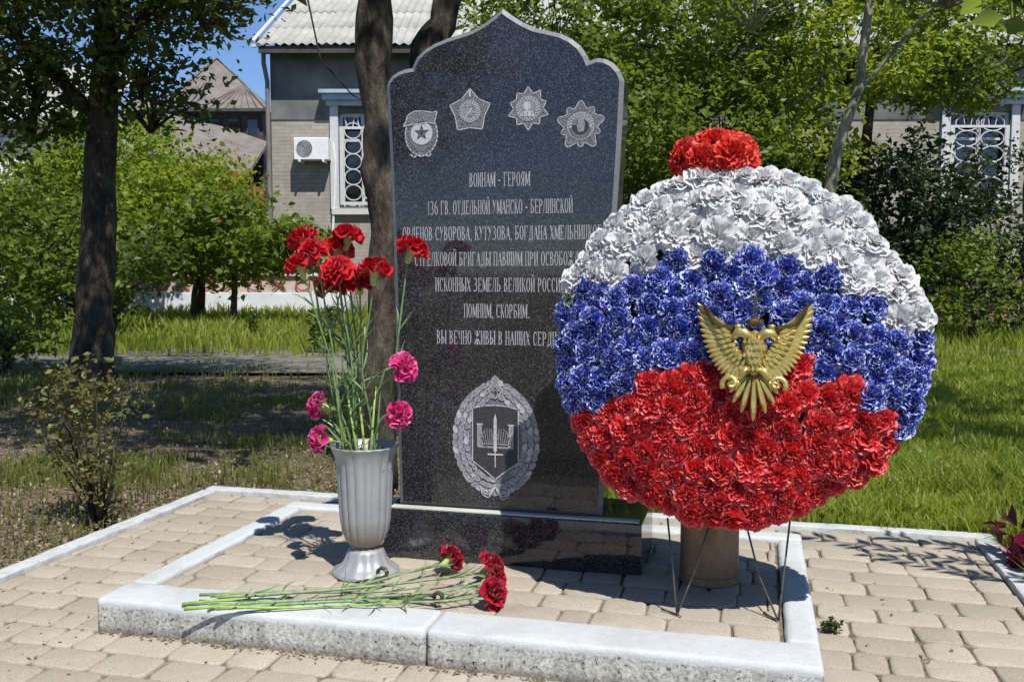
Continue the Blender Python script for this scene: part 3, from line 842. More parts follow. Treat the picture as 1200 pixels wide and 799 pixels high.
for sx in (-1,1):
    T=[(cx+sx*.046,cz-.016),(cx+sx*.034,cz-.016),(cx+sx*.037,cz+.038),(cx+sx*.046,cz+.038)]
    fill(e.mb('etch_mid'),T,10); stroke(e.mb('etch'),T,.0015,10.5); stroke(e.mb('etch'),[(cx+sx*.033,cz+.040),(cx+sx*.048,cz+.040)],.003,11,False)
    for q in range(5): stroke(e.mb('etch_mid'),[(cx+sx*(.008+.005*q),cz-.008),(cx+sx*(.010+.006*q),cz+.030-.003*q)],.0018,10,False)
    stroke(e.mb('etch_mid'),ell(cx+sx*.020,cz+.002,.015,.026,12,0,180),.0022,10.5,False)
for k in range(6):  # ribbon ends below
    sx=1 if k%2 else -1; L=[(cx,cz-.120),(cx+sx*.018,cz-.132-.004*k),(cx+sx*.034,cz-.128-.003*k),(cx+sx*.040,cz-.118)]
    stroke(e.mb('etch'),L,.003,8+k*.3,False)
e.done()

# =================================================================== VASE
VX,VY,VZ=-.915,2.145,.0675
vase=thing('flower_vase','fluted silver grey plastic urn standing at the left end of the plinth','vase',(VX,VY,VZ))
prof=[(.032,.068),(.040,.072),(.048,.083),(.056,.105),(.0605,.135),(.0635,.18),(.066,.23),(.0675,.262),(.071,.283),(.0755,.298),(.081,.309),(.0835,.313),(.0835,.316),(.079,.315),(.068,.285),(.062,.24),(.058,.15),(.04,.09),(.001,.085)]
def fl(th,i,z):
    if i>11 or z<.075: return 0
    k=1 if z<.25 else max(0,1-(z-.25)/.05)
    s=abs(cos(th*9)); return (s**.6*.075-.05)*k+(.012*cos(th*18) if z>.29 else 0)
body=MB().lathe(prof,144,(0,0,0),fl); body.build('bowl',M['vase'],vase,True)
fp=[(.082,0),(.082,.006),(.079,.010),(.066,.016),(.056,.026),(.049,.040),(.045,.052),(.043,.058),(.036,.062),(.030,.066),(.030,.070)]
MB().lathe(fp,72,(0,0,0),lambda th,i,z:(.03*cos(th*12) if .008<z<.056 else 0)).build('foot',M['vase'],vase,True)

# =================================================================== CARNATIONS
def carn_head(seed,R=.031,layers=7):
    r=random.Random(seed); mb=MB(); mb.a=[]
    S=30
    for l in range(layers):
        f=l/(layers-1); open_=radians(95-80*f)    # outer petals lie open, inner stand up
        ph=r.uniform(0,6.3); k1=r.choice([5,6,7]); n0=len(mb.v)
        for j in range(4):
            t=j/3
            for k in range(S):
                th=2*pi*k/S
                ruff=sin(k1*th+ph)*.28*t+ (r.uniform(-.16,.16) if j>=2 else 0)
                a=open_+ruff*(1.1-.5*f)
                rad=R*(.08+t*.95)*(1-.12*f)*(1+(r.uniform(-.12,.06) if j==3 else 0))
                x=rad*sin(a); z=rad*cos(a)*.85
                a2=th+.12*sin(3*th+ph)+.15*t
                mb.v.append((x*cos(a2),x*sin(a2),z+.002+.004*(1-f)*0)); mb.a.append(t*(.6+.4*r.random()))
        for j in range(3):
            for k in range(S):
                a=n0+j*S+k;b=n0+j*S+(k+1)%S; mb.f.append((a,b,b+S,a+S))
    return mb
HEADS={'red':[carn_head(s).mesh('petals',M['p_carn'],True) for s in (1,2,3)],
       'crimson':[carn_head(s,.031).mesh('petals',M['p_dark'],True) for s in (4,5)],
       'pink':[carn_head(s,.030,5).mesh('petals',M['p_pink'],True) for s in (6,7)]}
CAL=MB().lathe([(.0028,-.026),(.0062,-.022),(.0072,-.010),(.0085,-.001),(.0115,.006),(.006,.004)],10).mesh('calyx',M['calyx'],True)
def align(d,spin=0):
    return Vector((0,0,1)).rotation_difference(Vector(d).normalized())@Quaternion((0,0,1),spin)
def leaf_strip(mb,p,d,L,w,r,curl=.5):
    d=Vector(d).normalized(); s=d.cross(Vector((r.uniform(-1,1),r.uniform(-1,1),.3))).normalized(); q=Vector(p); n0=len(mb.v); bend=Vector((r.uniform(-1,1),r.uniform(-1,1),r.uniform(-1,.6)))*curl
    for i in range(7):
        t=i/6; ww=w*(1-t)**.7*(.6+.8*min(1,t*3))*.5
        mb.v+= [tuple(q-s*ww),tuple(q+s*ww)]
        q=q+d*L/6; d=(d+bend/6).normalized(); s=(s-d*s.dot(d)).normalized()
    for i in range(6): a=n0+2*i; mb.f.append((a,a+1,a+3,a+2))
def carnation(label,colr,pts,tip,seed,group,sr=.0021,scale=1.0,leaves=5,cut=False,sm='stem'):
    r=random.Random(seed); base=Vector(pts[0])
    t=thing('carnation',label,'carnation',base,0,group)
    # smooth the path
    P=[Vector(p) for p in pts]; Q=[]
    n=14
    for i in range(n+1):
        f=i/n*(len(P)-1); k=min(int(f),len(P)-2); u=f-k
        p0=P[max(k-1,0)];p1=P[k];p2=P[k+1];p3=P[min(k+2,len(P)-1)]
        Q.append(.5*((2*p1)+(p2-p0)*u+(2*p0-5*p1+4*p2-p3)*u*u+(3*p1-p0-3*p2+p3)*u**3))
    rad=[sr*(1.25-.35*i/n+(.35 if i%4==2 else 0)) for i in range(n+1)]
    MB().tube([q-base for q in Q],rad,7).build('stem',M[sm],t,True)
    lm=MB()
    for k in range(leaves):
        i=r.randint(2,n-3) if not cut else r.randint(5,n-2); d=(Q[i+1]-Q[i]).normalized()
        for s in (1,-1):
            v=Vector((r.uniform(-1,1),r.uniform(-1,1),r.uniform(-.2,.6))).normalized()*s
            if cut: v.z=abs(v.z)*.3
            leaf_strip(lm,Q[i]-base,d*.9+v*.55,r.uniform(.04,.085),.0045,r,1.1)
    if lm.v: lm.build('leaves',M[sm],t,True)
    q=align(tip,r.uniform(0,6)); hp=Q[-1]-base
    c=put('calyx',CAL,t,hp+Vector(tip).normalized()*.020*scale,q,scale)
    put('petals',r.choice(HEADS[colr]),t,hp+Vector(tip).normalized()*.020*scale,q,scale*r.uniform(.95,1.08))
    if cut:
        d=(Q[0]-Q[3]).normalized()
        MB().tube([Q[0]-base-d*.085,Q[0]-base-d*.04,Q[0]-base+d*.003],[.0032,.0036,.0034],8).build('cut_end',M['cut'],t,True)
    return t
VF=[ # head x, y, z, colour, tilt, label
 (-1.045,2.10,.875,'red',(-.5,-.1,.9),'red carnation highest at the upper left of the vase bouquet'),
 (-.955,2.15,.882,'red',(.1,.2,1),'red carnation at the top right of the upper left cluster'),
 (-.998,2.06,.845,'red',(-.1,-.5,.9),'red carnation in the middle of the upper left cluster'),
 (-1.020,2.03,.812,'red',(-.4,-.1,.9),'red carnation with pale calyx in front of the left cluster'),
 (-1.018,2.17,.770,'crimson',(-.7,-.2,.5),'red carnation hanging lowest at the left of the cluster'),
 (-.962,2.12,.772,'red',(-.1,-.5,.7),'red carnation low in the cluster left of the middle stems'),
 (-.905,2.10,.775,'red',(.1,-.4,.8),'red carnation low at the centre of the vase bouquet'),
 (-.985,2.16,.850,'red',(.1,.4,.9),'red carnation half hidden behind the upper left cluster'),
 (-.940,2.06,.800,'red',(.2,-.6,.8),'red carnation facing the viewer just right of the upper left cluster'),
 (-.850,2.06,.800,'red',(.0,.15,1),'red carnation with yellow calyx left of the highest right one'),
 (-.785,2.13,.850,'red',(.3,.2,.9),'red carnation standing farthest right, before the engraved text'),
 (-.805,2.12,.575,'pink',(.8,-.3,.4),'pink carnation at the right of the stems, upper of two'),
 (-.815,2.11,.465,'pink',(.7,-.5,-.1),'pink carnation drooping just above the right vase rim'),
 (-1.010,2.10,.480,'pink',(-.8,-.4,.3),'pink carnation at the left of the stems, upper of two'),
 (-.995,2.07,.405,'pink',(-.6,-.6,.2),'pink carnation resting on the left rim of the vase')]
for i,(x,y,z,c,tl,lab) in enumerate(VF):
    r=random.Random(50+i); a=r.uniform(0,6.3); b0=Vector((VX+.018*cos(a),VY+.018*sin(a),.175))
    tl=Vector(tl).normalized(); sc=1.06 if c=='red' else 1.0
    end=Vector((x,y,z))-tl*.024
    dirx=end.x-VX
    rim=Vector((VX+dirx*.42+r.uniform(-.008,.008),VY+(end.y-VY)*.4+r.uniform(-.02,.02),.375))
    if z<.6: mid=Vector((VX+dirx*.5,(VY+y)/2,(z+.40)/2+.035))
    else: mid=Vector((VX+dirx*(.52 if i%2 else .62)+r.uniform(-.012,.012),VY+(end.y-VY)*.7,.57))
    pre=end-tl*.035
    if z<.6:
        rim=Vector((VX+dirx*.35,VY+(y-VY)*.35,.37)); pts=[b0,rim,Vector((VX+dirx*.62,VY+(y-VY)*.7,max(.395,z-.02))),end]
    else: pts=[b0,rim,mid,pre*.5+(mid*.2+end*.3) if False else mid.lerp(end,.6),end]
    carnation(lab,c,pts,tl,70+i,'carnations standing in the grey vase',scale=sc*1.22,leaves=9 if z>.6 else 2)
# bare green stems that stand in the vase between the flowers
for i in range(4):
    r=random.Random(90+i); a=r.uniform(0,6.3)
    p=[Vector((VX+.02*cos(a),VY+.02*sin(a),.175)),Vector((VX+[-.035,-.01,.03,.012][i],VY-.03,.385)),Vector((VX+[-.06,-.03,.045,.0][i],VY-.035,.53))]
    lab=['bare green leaf stalk at the left inside the vase','bare green leaf stalk left of the middle of the vase','bare green leaf stalk nearest the right vase rim','bare green leaf stalk at the very middle of the vase'][i]
    t=thing('green_stalk',lab,'stalk',p[0],0,'bare stalks in the vase')
    MB().tube([q-p[0] for q in p],[.0035,.0032,.002],7).build('stem',M['cut'],t,True)
    lm=MB()
    for k in range(7):
        f=r.uniform(.5,1); q=p[1].lerp(p[2],f)-p[0]; leaf_strip(lm,q,(r.uniform(-1,1)*.7,r.uniform(-1,1)*.7,.8),r.uniform(.06,.12),.006,r,.9)
    lm.build('leaves',M['stem'],t,True)
# four laid on the kerb
LF=[((-1.150,1.835,.090),(-.90,1.955,.088),(-.78,2.10,.093),(-.715,2.165,.100),'crimson',(.55,.5,.45),'crimson carnation lying on the platform, its head apart on the left'),
    ((-1.120,1.815,.096),(-.88,1.930,.097),(-.70,2.05,.096),(-.605,2.135,.100),'crimson',(.7,.25,.55),'crimson carnation lying with the farthest head of the three together'),
    ((-1.130,1.795,.084),(-.88,1.905,.084),(-.68,1.99,.086),(-.580,2.062,.098),'crimson',(.85,.1,.35),'crimson carnation lying with the middle head of the three together'),
    ((-1.100,1.775,.086),(-.86,1.885,.086),(-.66,1.935,.085),(-.562,1.990,.092),'crimson',(.85,-.25,.25),'crimson carnation lying with the nearest head of the three together')]
for i,(a,b,c,d,cl,tl,lab) in enumerate(LF):
    tl=Vector(tl).normalized()
    carnation(lab,cl,[a,b,c,Vector(d)-tl*.01],tl,200+i,'carnations laid across the kerb',sr=.0030,scale=1.15,leaves=11,cut=True,sm='stem_grey')
for i,(x,y,l,lab) in enumerate(((-1.20,1.80,.50,'headless carnation stem under the laid flowers, its cut end farthest left'),(-1.17,1.755,.44,'headless carnation stem laid nearest the front edge of the kerb'),(-1.18,1.83,.46,'headless carnation stem lying on the far side of the laid bunch'))):
    r=random.Random(400+i); b=Vector((x,y,.079+.005*i)); t=thing('loose_stalk',lab,'stem',b,0,'loose stems among the laid flowers')
    P=[Vector((l*k/8,l*k/8*.36+.008*sin(k*1.3+i),.004*sin(k*.9))) for k in range(9)]
    MB().tube(P,[.0038-.0002*k for k in range(9)],7).build('stem',M['cut' if i<2 else 'stem_grey'],t,True)
    lm=MB()
    for k in range(16): leaf_strip(lm,P[r.randint(2,8)],(r.uniform(-.2,1),r.uniform(-1,1),.25),r.uniform(.04,.08),.005,r,.8)
    lm.build('leaves',M['stem'],t,True)
# a withered curled leaf by the vase foot
def curl(p,d,L,r0,lab):
    t=MB(); P=[]
    for i in range(16):
        f=i/15; 
        if f<.6: P.append(Vector(d)*L*f)
        else:
            a=(f-.6)/.4*5; P.append(Vector(d)*L*.6+Vector((r0*sin(a),0,r0*(1-cos(a)))))
    t.tube(P,[.002+.003*min(1,i/6) for i in range(16)],6)
    o=t.build('withered_leaf',M['dryleaf'],None,True,p); tag(o,lab,'leaf')
curl((-.90,2.045,.074),(.9,.35,.12),.11,.012,'dark withered leaf curling up beside the vase foot')
curl((-.78,1.96,.073),(.97,-.05,.05),.20,.010,'dark curled leaf lying under the middle of the laid stems')

# =================================================================== WREATH
a8=radians(10); WK=.972; W0=Vector((-.034,2.11,.635)); S_=Vector((1,0,0)); T3=Vector((0,sin(a8),cos(a8))); N3=Vector((0,-cos(a8),sin(a8)))
wroot=Vector((-.035,2.04,.068))
wreath=thing('memorial_wreath','round wreath of white, blue and red fabric flowers with a gold eagle','wreath',wroot)
def WL(s,t,n=0): return W0+(S_*s+T3*t+N3*n)*WK
WO=[(.003,.412),(-.1,.405),(-.206,.364),(-.252,.326),(-.338,.233),(-.398,.141),(-.419,.031),(-.407,-.068),(-.385,-.146),(-.347,-.213),(-.305,-.289),(-.246,-.334),(-.178,-.353),(-.111,-.386),(-.019,-.399),(.018,-.398),(.089,-.379),(.16,-.347),(.22,-.307),(.297,-.267),(.331,-.202),(.377,-.147),(.397,-.047),(.406,.043),(.382,.125),(.317,.222),(.250,.309),(.155,.368),(.059,.404)]
wa=np.array([math.atan2(t,s) for s,t in WO]); wr=np.array([math.hypot(s,t) for s,t in WO]); o_=np.argsort(wa); wa=wa[o_]; wr=wr[o_]
wa=np.concatenate([wa-2*pi,wa,wa+2*pi]); wr=np.concatenate([wr]*3)
def Rw(s,t): return float(np.interp(math.atan2(t,s),wa,wr))
def rho(s,t): return math.hypot(s,t)/Rw(s,t)
DH=.135
def dome(s,t):
    r=min(1,rho(s,t)); return DH*math.sqrt(max(0,1-r**2.6))
def dome_n(s,t):
    e=.012; dx=(dome(s+e,t)-dome(s-e,t))/(2*e); dy=(dome(s,t+e)-dome(s,t-e))/(2*e)
    L=math.hypot(dx,dy)
    if L>2.0: dx*=2.0/L;dy*=2.0/L
    return (N3-S_*dx-T3*dy).normalized()
wb=[(-.6,.02),(-.403,.073),(-.324,.121),(-.229,.156),(-.119,.182),(.008,.189),(.148,.174),(.234,.124),(.301,.062),(.393,.02),(.6,-.06)]
br=[(-.6,-.32),(-.349,-.177),(-.297,-.143),(-.204,-.094),(-.113,-.045),(-.059,-.033),(.134,-.042),(.219,-.081),(.27,-.124),(.32,-.191),(.6,-.5)]
def itp(P,x): return float(np.interp(x,[p[0] for p in P],[p[1] for p in P]))
# dome backing
mb=MB(); K=48
for j in range(9):
    f=j/8*.90
    for k in range(K):
        th=2*pi*k/K; R=Rw(cos(th),sin(th))*f; s,t=R*cos(th),R*sin(th)
        mb.v.append(tuple(WL(s,t,dome(s,t)-.028)-wroot))
for j in range(8):
    for k in range(K):
        a=j*K+k;b=j*K+(k+1)%K; mb.f.append((a,b,b+K,a+K))
n0=len(mb.v)
for k in range(K):
    th=2*pi*k/K; R=Rw(cos(th),sin(th))*.84; mb.v.append(tuple(WL(R*cos(th),R*sin(th),-.03)-wroot))
for k in range(K): a=8*K+k;b=8*K+(k+1)%K; mb.f.append((a,b,n0+(k+1)%K,n0+k))
mb.f.append(tuple(range(n0,n0+K)))
mb.build('backing',M['foam'],wreath,True)
def fabric_flower(seed,R,layers,S,freq,amp,jit,jag,open0=96,open1=14,flat=.72):
    r=random.Random(seed); mb=MB(); mb.a=[]
    for l in range(layers):
        f=l/(layers-1); n0=len(mb.v); J=5; op=radians(open0+(open1-open0)*f**.9)
        k1=max(3,round(freq*(1-.45*f)))+r.choice([-1,0,1]); ph=r.uniform(0,6.3); ph2=r.uniform(0,6.3); off=r.uniform(0,6.3)
        jr=[r.uniform(-1,1) for _ in range(S)]; jl=[r.random() for _ in range(S)]
        LR=R*(1-.22*f)*r.uniform(.94,1.05); cxo=r.uniform(-.05,.05)*R; cyo=r.uniform(-.05,.05)*R
        for j in range(J):
            t=j/(J-1)
            for k in range(S):
                th=2*pi*k/S
                w=(.65*sin(k1*th+ph)+.35*sin((2*k1+1)*th+ph2)+.35*sin(2*th+ph2))*amp*t**1.6*(1.25-.5*f)+jr[k]*jit*t**3
                a=op+w
                fold=.5+.5*sin(k1*th+ph+1.2)
                rad=LR*(.05+.95*t)*(1-.10*fold*t*t)*(1-(jag*jl[k] if j==J-1 else 0))
                a=a-.35*(1-t)*(1-f)
                x=rad*sin(a);z=rad*cos(a)*flat
                tt=th+off+.10*sin(k1*th+ph2)*t+.12*jr[k]*t*t/ max(4,S/14)
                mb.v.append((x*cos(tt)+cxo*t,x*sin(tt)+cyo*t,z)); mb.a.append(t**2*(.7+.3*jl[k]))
        for j in range(J-1):
            for k in range(S):
                a=n0+j*S+k;b=n0+j*S+(k+1)%S; mb.f.append((a,b,b+S,a+S))
    return mb
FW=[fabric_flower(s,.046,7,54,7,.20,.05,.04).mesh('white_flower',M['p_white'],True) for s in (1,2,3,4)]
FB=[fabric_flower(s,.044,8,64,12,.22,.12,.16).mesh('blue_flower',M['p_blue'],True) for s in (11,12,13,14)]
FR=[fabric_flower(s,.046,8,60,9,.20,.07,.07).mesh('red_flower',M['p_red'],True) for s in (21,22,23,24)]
FT=[fabric_flower(s,.060,8,60,9,.20,.06,.06).mesh('scarlet_flower',M['p_top'],True) for s in (31,32,33)]
rw=random.Random(77); pts=[]
def tryp(s,t,d):
    h=dome(s,t)
    for (a,b,c,hh) in pts:
        if (a-s)**2+(b-t)**2+(h-hh)**2<d*d: return False
    return True
# rim ring first
L_=0; th=-pi
while th<pi-.06:
    R=Rw(cos(th),sin(th))-.036; s,t=R*cos(th),R*sin(th); pts.append((s,t,0,dome(s,t))); th+=.045/R
for _ in range(30000):
    s=rw.uniform(-.42,.42);t=rw.uniform(-.42,.42)
    if rho(s,t)*Rw(s,t)>Rw(s,t)-.045: continue
    if tryp(s,t,.040): pts.append((s,t,1,dome(s,t)))
for (s,t,k,h) in pts:
    c='w' if t>itp(wb,s)+.005 else ('b' if t>itp(br,s)+.004 else 'r')
    me,nm={'w':(FW,'white_flower'),'b':(FB,'blue_flower'),'r':(FR,'red_flower')}[c]
    nr=dome_n(s,t)+Vector((rw.uniform(-1,1),rw.uniform(-1,1),rw.uniform(-1,1)))*.38
    sc=rw.uniform(.84,1.04)*WK
    p=WL(s,t,h-.014+rw.uniform(-.005,.007))-wroot
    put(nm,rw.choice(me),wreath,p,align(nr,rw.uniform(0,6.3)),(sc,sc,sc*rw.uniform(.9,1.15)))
for i,(s,t,n,d,sc) in enumerate([(-.128,.432,.02,(-.85,-.45,.25),.85),(-.060,.462,.025,(-.05,-.5,.95),.95),(.000,.440,.03,(.75,-.55,.45),.92),(-.065,.430,.0,(0,.5,.8),.9),(-.085,.418,.055,(-.25,-1,.1),.72),(-.020,.425,.06,(.3,-1,.0),.78)]):
    put('scarlet_flower',FT[i%3],wreath,WL(s,t,n)-wroot,align(d,i),sc)
# wire stand
def wire(pts,r=.0022): 
    MB().tube([Vector(p)-wroot for p in pts],r,7).build('stand_leg',M['wire'],wreath,True)
wire([(-.150,2.03,.068),(-.160,2.04,.16),(-.176,2.07,.268)])
wire([(-.150,2.03,.068),(-.118,2.065,.15),(-.077,2.10,.285)])
wire([(.060,2.045,.068),(.020,2.08,.15),(-.017,2.10,.285)])
wire([(.060,2.045,.068),(.068,2.055,.15),(.083,2.09,.295)])
wire([(-.185,2.055,.069),(-.150,2.03,.070),(-.14,2.022,.069)],.0018)
wire([(.030,2.085,.069),(.060,2.045,.070)],.0018)
wire([(-.05,2.16,.60),(-.05,2.14,.28),(-.05,2.10,.27)],.003)

# ---- gold eagle emblem
EC=(.036,-.035); EN=.160
emb=put('eagle_emblem',None,wreath); emb.empty_display_size=.05; emb['label']='gold double headed eagle with raised wings and a crowned cross'
def E3(x,z,n=0): return WL(EC[0]+x,EC[1]+z,EN+n)-wroot
def epoly(mb,P,n0,n1,mid=None):
    "a raised plate: outline P, back at n0, face domed to n1"
    c=mid or (sum(p[0] for p in P)/len(P),sum(p[1] for p in P)/len(P)); b=len(mb.v); N=len(P)
    for f,n in ((1,n0),(1,n0+(n1-n0)*.45),(.62,n1)):
        mb.v+=[tuple(E3(c[0]+(p[0]-c[0])*f,c[1]+(p[1]-c[1])*f,n)) for p in P]
    for i in range(2):
        for k in range(N): a=b+i*N+k;d=b+i*N+(k+1)%N; mb.f.append((a,d,d+N,a+N))
    mb.f.append(tuple(b+2*N+k for k in range(N))); mb.f.append(tuple(b+k for k in reversed(range(N))))
def feather(mb,x,z,ang,L,w,n0,n1,tipn=None):
    d=(cos(ang),sin(ang)); o=(-d[1],d[0])
    P=[(x,z)]
    for (t,k) in ((.15,.55),(.5,.95),(.78,.95),(.92,.5),(1,.0),(.92,-.5),(.78,-.95),(.5,-.95),(.15,-.55)):
        P.append((x+d[0]*L*t+o[0]*w*k*.5,z+d[1]*L*t+o[1]*w*k*.5))
    epoly(mb,P[::-1],n0,n1,(x+d[0]*L*.55,z+d[1]*L*.55))
for sx in (-1,1):
    mb=MB()
    # long flight feathers fan from the raised tip down to the body
    NF=17
    for i in range(NF):
        f=i/(NF-1)
        bx=sx*(.060-.042*f**1.1); bz=.055-.055*f
        ang=radians(104-122*f) ; L=.064+.012*sin(pi*f*.9)
        tx=.117-.010*f-.062*f*f*1.05; tz=.115-.17*f-.018*sin(pi*f)
        dx=sx*tx-bx; dz=tz-bz; feather(mb,bx,bz,math.atan2(dz,dx),math.hypot(dx,dz),.0108,.000+.0009*i,.006+.0009*i)
    for row,(k,nf) in enumerate(((.55,11),(.32,9))):
        for i in range(nf):
            f=i/(nf-1); bx=sx*(.052-.036*f); bz=.058-.056*f
            tx=.117-.010*f-.065*f*f; tz=.112-.165*f-.018*sin(pi*f); dx=(sx*tx-bx)*k; dz=(tz-bz)*k
            feather(mb,bx,bz,math.atan2(dz,dx),math.hypot(dx,dz),.010,.012+.004*row+.0006*i,.018+.004*row+.0006*i)
    lead=[(sx*.108,.118),(sx*.092,.100),(sx*.078,.080),(sx*.060,.066),(sx*.035,.062),(sx*.034,.050),(sx*.062,.052),(sx*.085,.068),(sx*.100,.092)]
    epoly(mb,lead if sx<0 else lead[::-1],.008,.022)
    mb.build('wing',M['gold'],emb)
mb=MB()
bodyP=[(0,.058),(.018,.050),(.026,.025),(.022,-.005),(.012,-.028),(0,-.036),(-.012,-.028),(-.022,-.005),(-.026,.025),(-.018,.050)]
epoly(mb,bodyP[::-1],.004,.034)
for i in range(5):
    for j in range(-2,3):
        if abs(j)>3-i*.4: continue
        feather(mb,j*.0085+(i%2)*.004-.002,.042-i*.014,radians(-90),.016,.009,.024-abs(j)*.003,.040-abs(j)*.003)
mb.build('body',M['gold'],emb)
for sx in (-1,1):
    mb=MB()
    P=[E3(sx*.008,.040,.024),E3(sx*.022,.052,.028),E3(sx*.034,.050,.026),E3(sx*.042,.040,.022)]
    mb.tube(P,[.010,.0105,.0095,.006],8)
    mb.tube([E3(sx*.041,.043,.022),E3(sx*.050,.038,.020),E3(sx*.052,.030,.018)],[.0055,.004,.001],6)
    mb.lathe([(.0065,0),(.006,.004),(.008,.009),(.001,.011)],8,tuple(E3(sx*.033,.058,.024)))
    mb.build('head',M['gold'],emb,True)
mb=MB(); crown=[(-.013,.066),(-.017,.080),(-.009,.076),(-.006,.086),(0,.092),(.006,.086),(.009,.076),(.017,.080),(.013,.066)]
epoly(mb,crown,.014,.026)
epoly(mb,[(-.0022,.090),(-.0022,.135),(.0022,.135),(.0022,.090)],.016,.021); epoly(mb,[(-.013,.119),(-.013,.124),(-.0025,.124),(-.0025,.119)],.0165,.0205); epoly(mb,[(.0025,.119),(.0025,.124),(.013,.124),(.013,.119)],.0165,.0205)
epoly(mb,[(-.009,.100),(-.009,.104),(-.0025,.104),(-.0025,.100)],.0165,.0205); epoly(mb,[(.0025,.100),(.0025,.104),(.009,.104),(.009,.100)],.0165,.0205)
mb.build('crown',M['gold'],emb)
mb=MB()
for i in range(9):
    a=radians(-90+(i-4)*15); L=.098-.014*abs(i-4); feather(mb,(i-4)*.003,-.030,a,L,.013,.004+.002*(4-abs(i-4)),.014+.003*(4-abs(i-4)))
mb.build('tail',M['gold'],emb)
for sx in (-1,1):
    mb=MB()
    mb.tube([E3(sx*.010,-.020,.020),E3(sx*.022,-.030,.022),E3(sx*.030,-.044,.020)],[.010,.008,.005],8)
    P=[]
    for i in range(14):
        a=-.6+i*.46; R=.018-.0010*i; P.append(E3(sx*(.046+R*cos(a)),-.052+R*sin(a),.014+.0008*i))
    mb.tube(P,[.006-.0002*i for i in range(14)],7)
    for k in range(3): mb.tube([E3(sx*.030,-.044,.020),E3(sx*(.034+.008*k),-.060+.004*k,.018),E3(sx*(.034+.010*k),-.068+.006*k,.012)],[.004,.003,.001],6)
    mb.build('talon',M['gold'],emb,True)

# ---- brown metal cylinder behind the wreath
cyl=thing('metal_cylinder','brown metal cylinder standing on the platform behind the wreath','cylinder',(-.095,2.30,.0665))
MB().lathe([(.001,0),(.071,0),(.071,.006),(.069,.010),(.069,.25),(.071,.255),(.071,.262),(.066,.262),(.066,.05),(.001,.05)],48).build('shell',M['brown'],cyl)
smooth_by_angle(cyl.children[0],30)
MB().lathe([(.0695,.018),(.0705,.021),(.0695,.024)],48).build('rim_band',M['brown'],cyl,True)

# =================================================================== TREES
def pb(u,v,z,r): p=B(u,v,z); return (p.x,p.y,p.z,r)
def bb(u,v,z,ru,rv,rz,n): p=B(u,v,z); return (p.x,p.y,p.z,ru,rv,rz,n)
# forked tree just behind the stele
tree('forked_tree','patchy barked tree whose trunk forks right behind the stele','tree',(-1.41,3.42,-.03),
 [(-1.43,3.42,-.04,.105),(-1.435,3.45,.25,.080),(-1.40,3.5,.60,.067),(-1.405,3.5,.80,.060),(-1.395,3.5,1.0,.058),(-1.425,3.5,1.2,.066),(-1.415,3.5,1.38,.058),(-1.44,3.5,1.6,.070),(-1.43,3.5,1.84,.066),(-1.50,3.52,2.5,.055),(-1.7,3.6,3.4,.035)],
 [(-1.3,3.4,4.3,1.7,1.3,1.0,6500),bb(-.6,2.7,4.4,1.3,.95,.6,3400),bb(-1.9,3.1,4.1,1.3,1.2,.7,3200),bb(-2.6,4.8,4.0,1.2,1.1,.7,2400)],M['leaf_dark'],M['bark2'],.085,3,
 limbs=[[(-1.40,3.52,.9,.055),(-1.30,3.56,1.4,.052),(-1.25,3.56,1.56,.060),(-1.245,3.58,1.66,.074),(-1.19,3.6,1.76,.056),(-1.165,3.6,1.9,.060),(-1.05,3.6,2.5,.04),(-.8,3.4,3.5,.025)],[(-1.5,3.52,2.4,.03),(-2.0,3.3,3.2,.02),(-2.4,3.2,3.8,.01)],[(-1.05,3.5,2.5,.028),(-.9,2.9,3.5,.02),(-.9,2.3,4.3,.01)]],clump=.26,per=38,asp=.6)
# dark tree on the left
tree('dark_trunk_tree','dark trunked tree on the left, standing between paving and path','tree',tuple(B(-3.08,6.9,-.03)),
 [pb(-3.08,6.9,-.05,.19),pb(-3.04,6.9,.2,.145),pb(-2.99,6.9,.8,.128),pb(-2.94,6.9,1.6,.105),pb(-2.88,6.9,2.3,.095),pb(-2.84,6.9,2.8,.085),pb(-2.75,6.9,4.2,.06)],
 [bb(-3.8,6.6,2.6,1.15,.8,.75,6200),bb(-2.5,6.5,2.7,.85,.7,.55,3900),bb(-3.0,6.9,3.9,2.0,1.7,1.1,4200),bb(-3.5,7.0,2.1,.6,.5,.45,1500),bb(-2.6,6.8,2.15,.3,.3,.25,450),bb(-2.0,6.4,2.50,.30,.4,.25,200),bb(-1.7,5.6,4.6,1.4,.9,.6,2200),bb(-4.2,5.7,4.4,1.3,.9,.7,2000),bb(-4.3,6.9,2.3,.5,.6,.3,350),bb(-2.65,7.1,2.0,.45,.4,.35,420),bb(-3.55,7.2,1.95,.5,.5,.35,450)],M['leaf_dark'],M['bark'],.062,5,
 limbs=[[pb(-2.93,6.9,2.1,.05),pb(-2.5,6.7,2.6,.03),pb(-1.95,6.5,2.75,.012)],[pb(-2.96,6.9,1.9,.05),pb(-3.5,6.8,2.5,.035),pb(-4.3,6.7,3.0,.015)],[pb(-2.9,6.9,2.6,.05),pb(-2.4,6.8,3.4,.03),pb(-1.9,6.7,4.2,.015)]],clump=.2,per=26,asp=.55,hollow=.2)
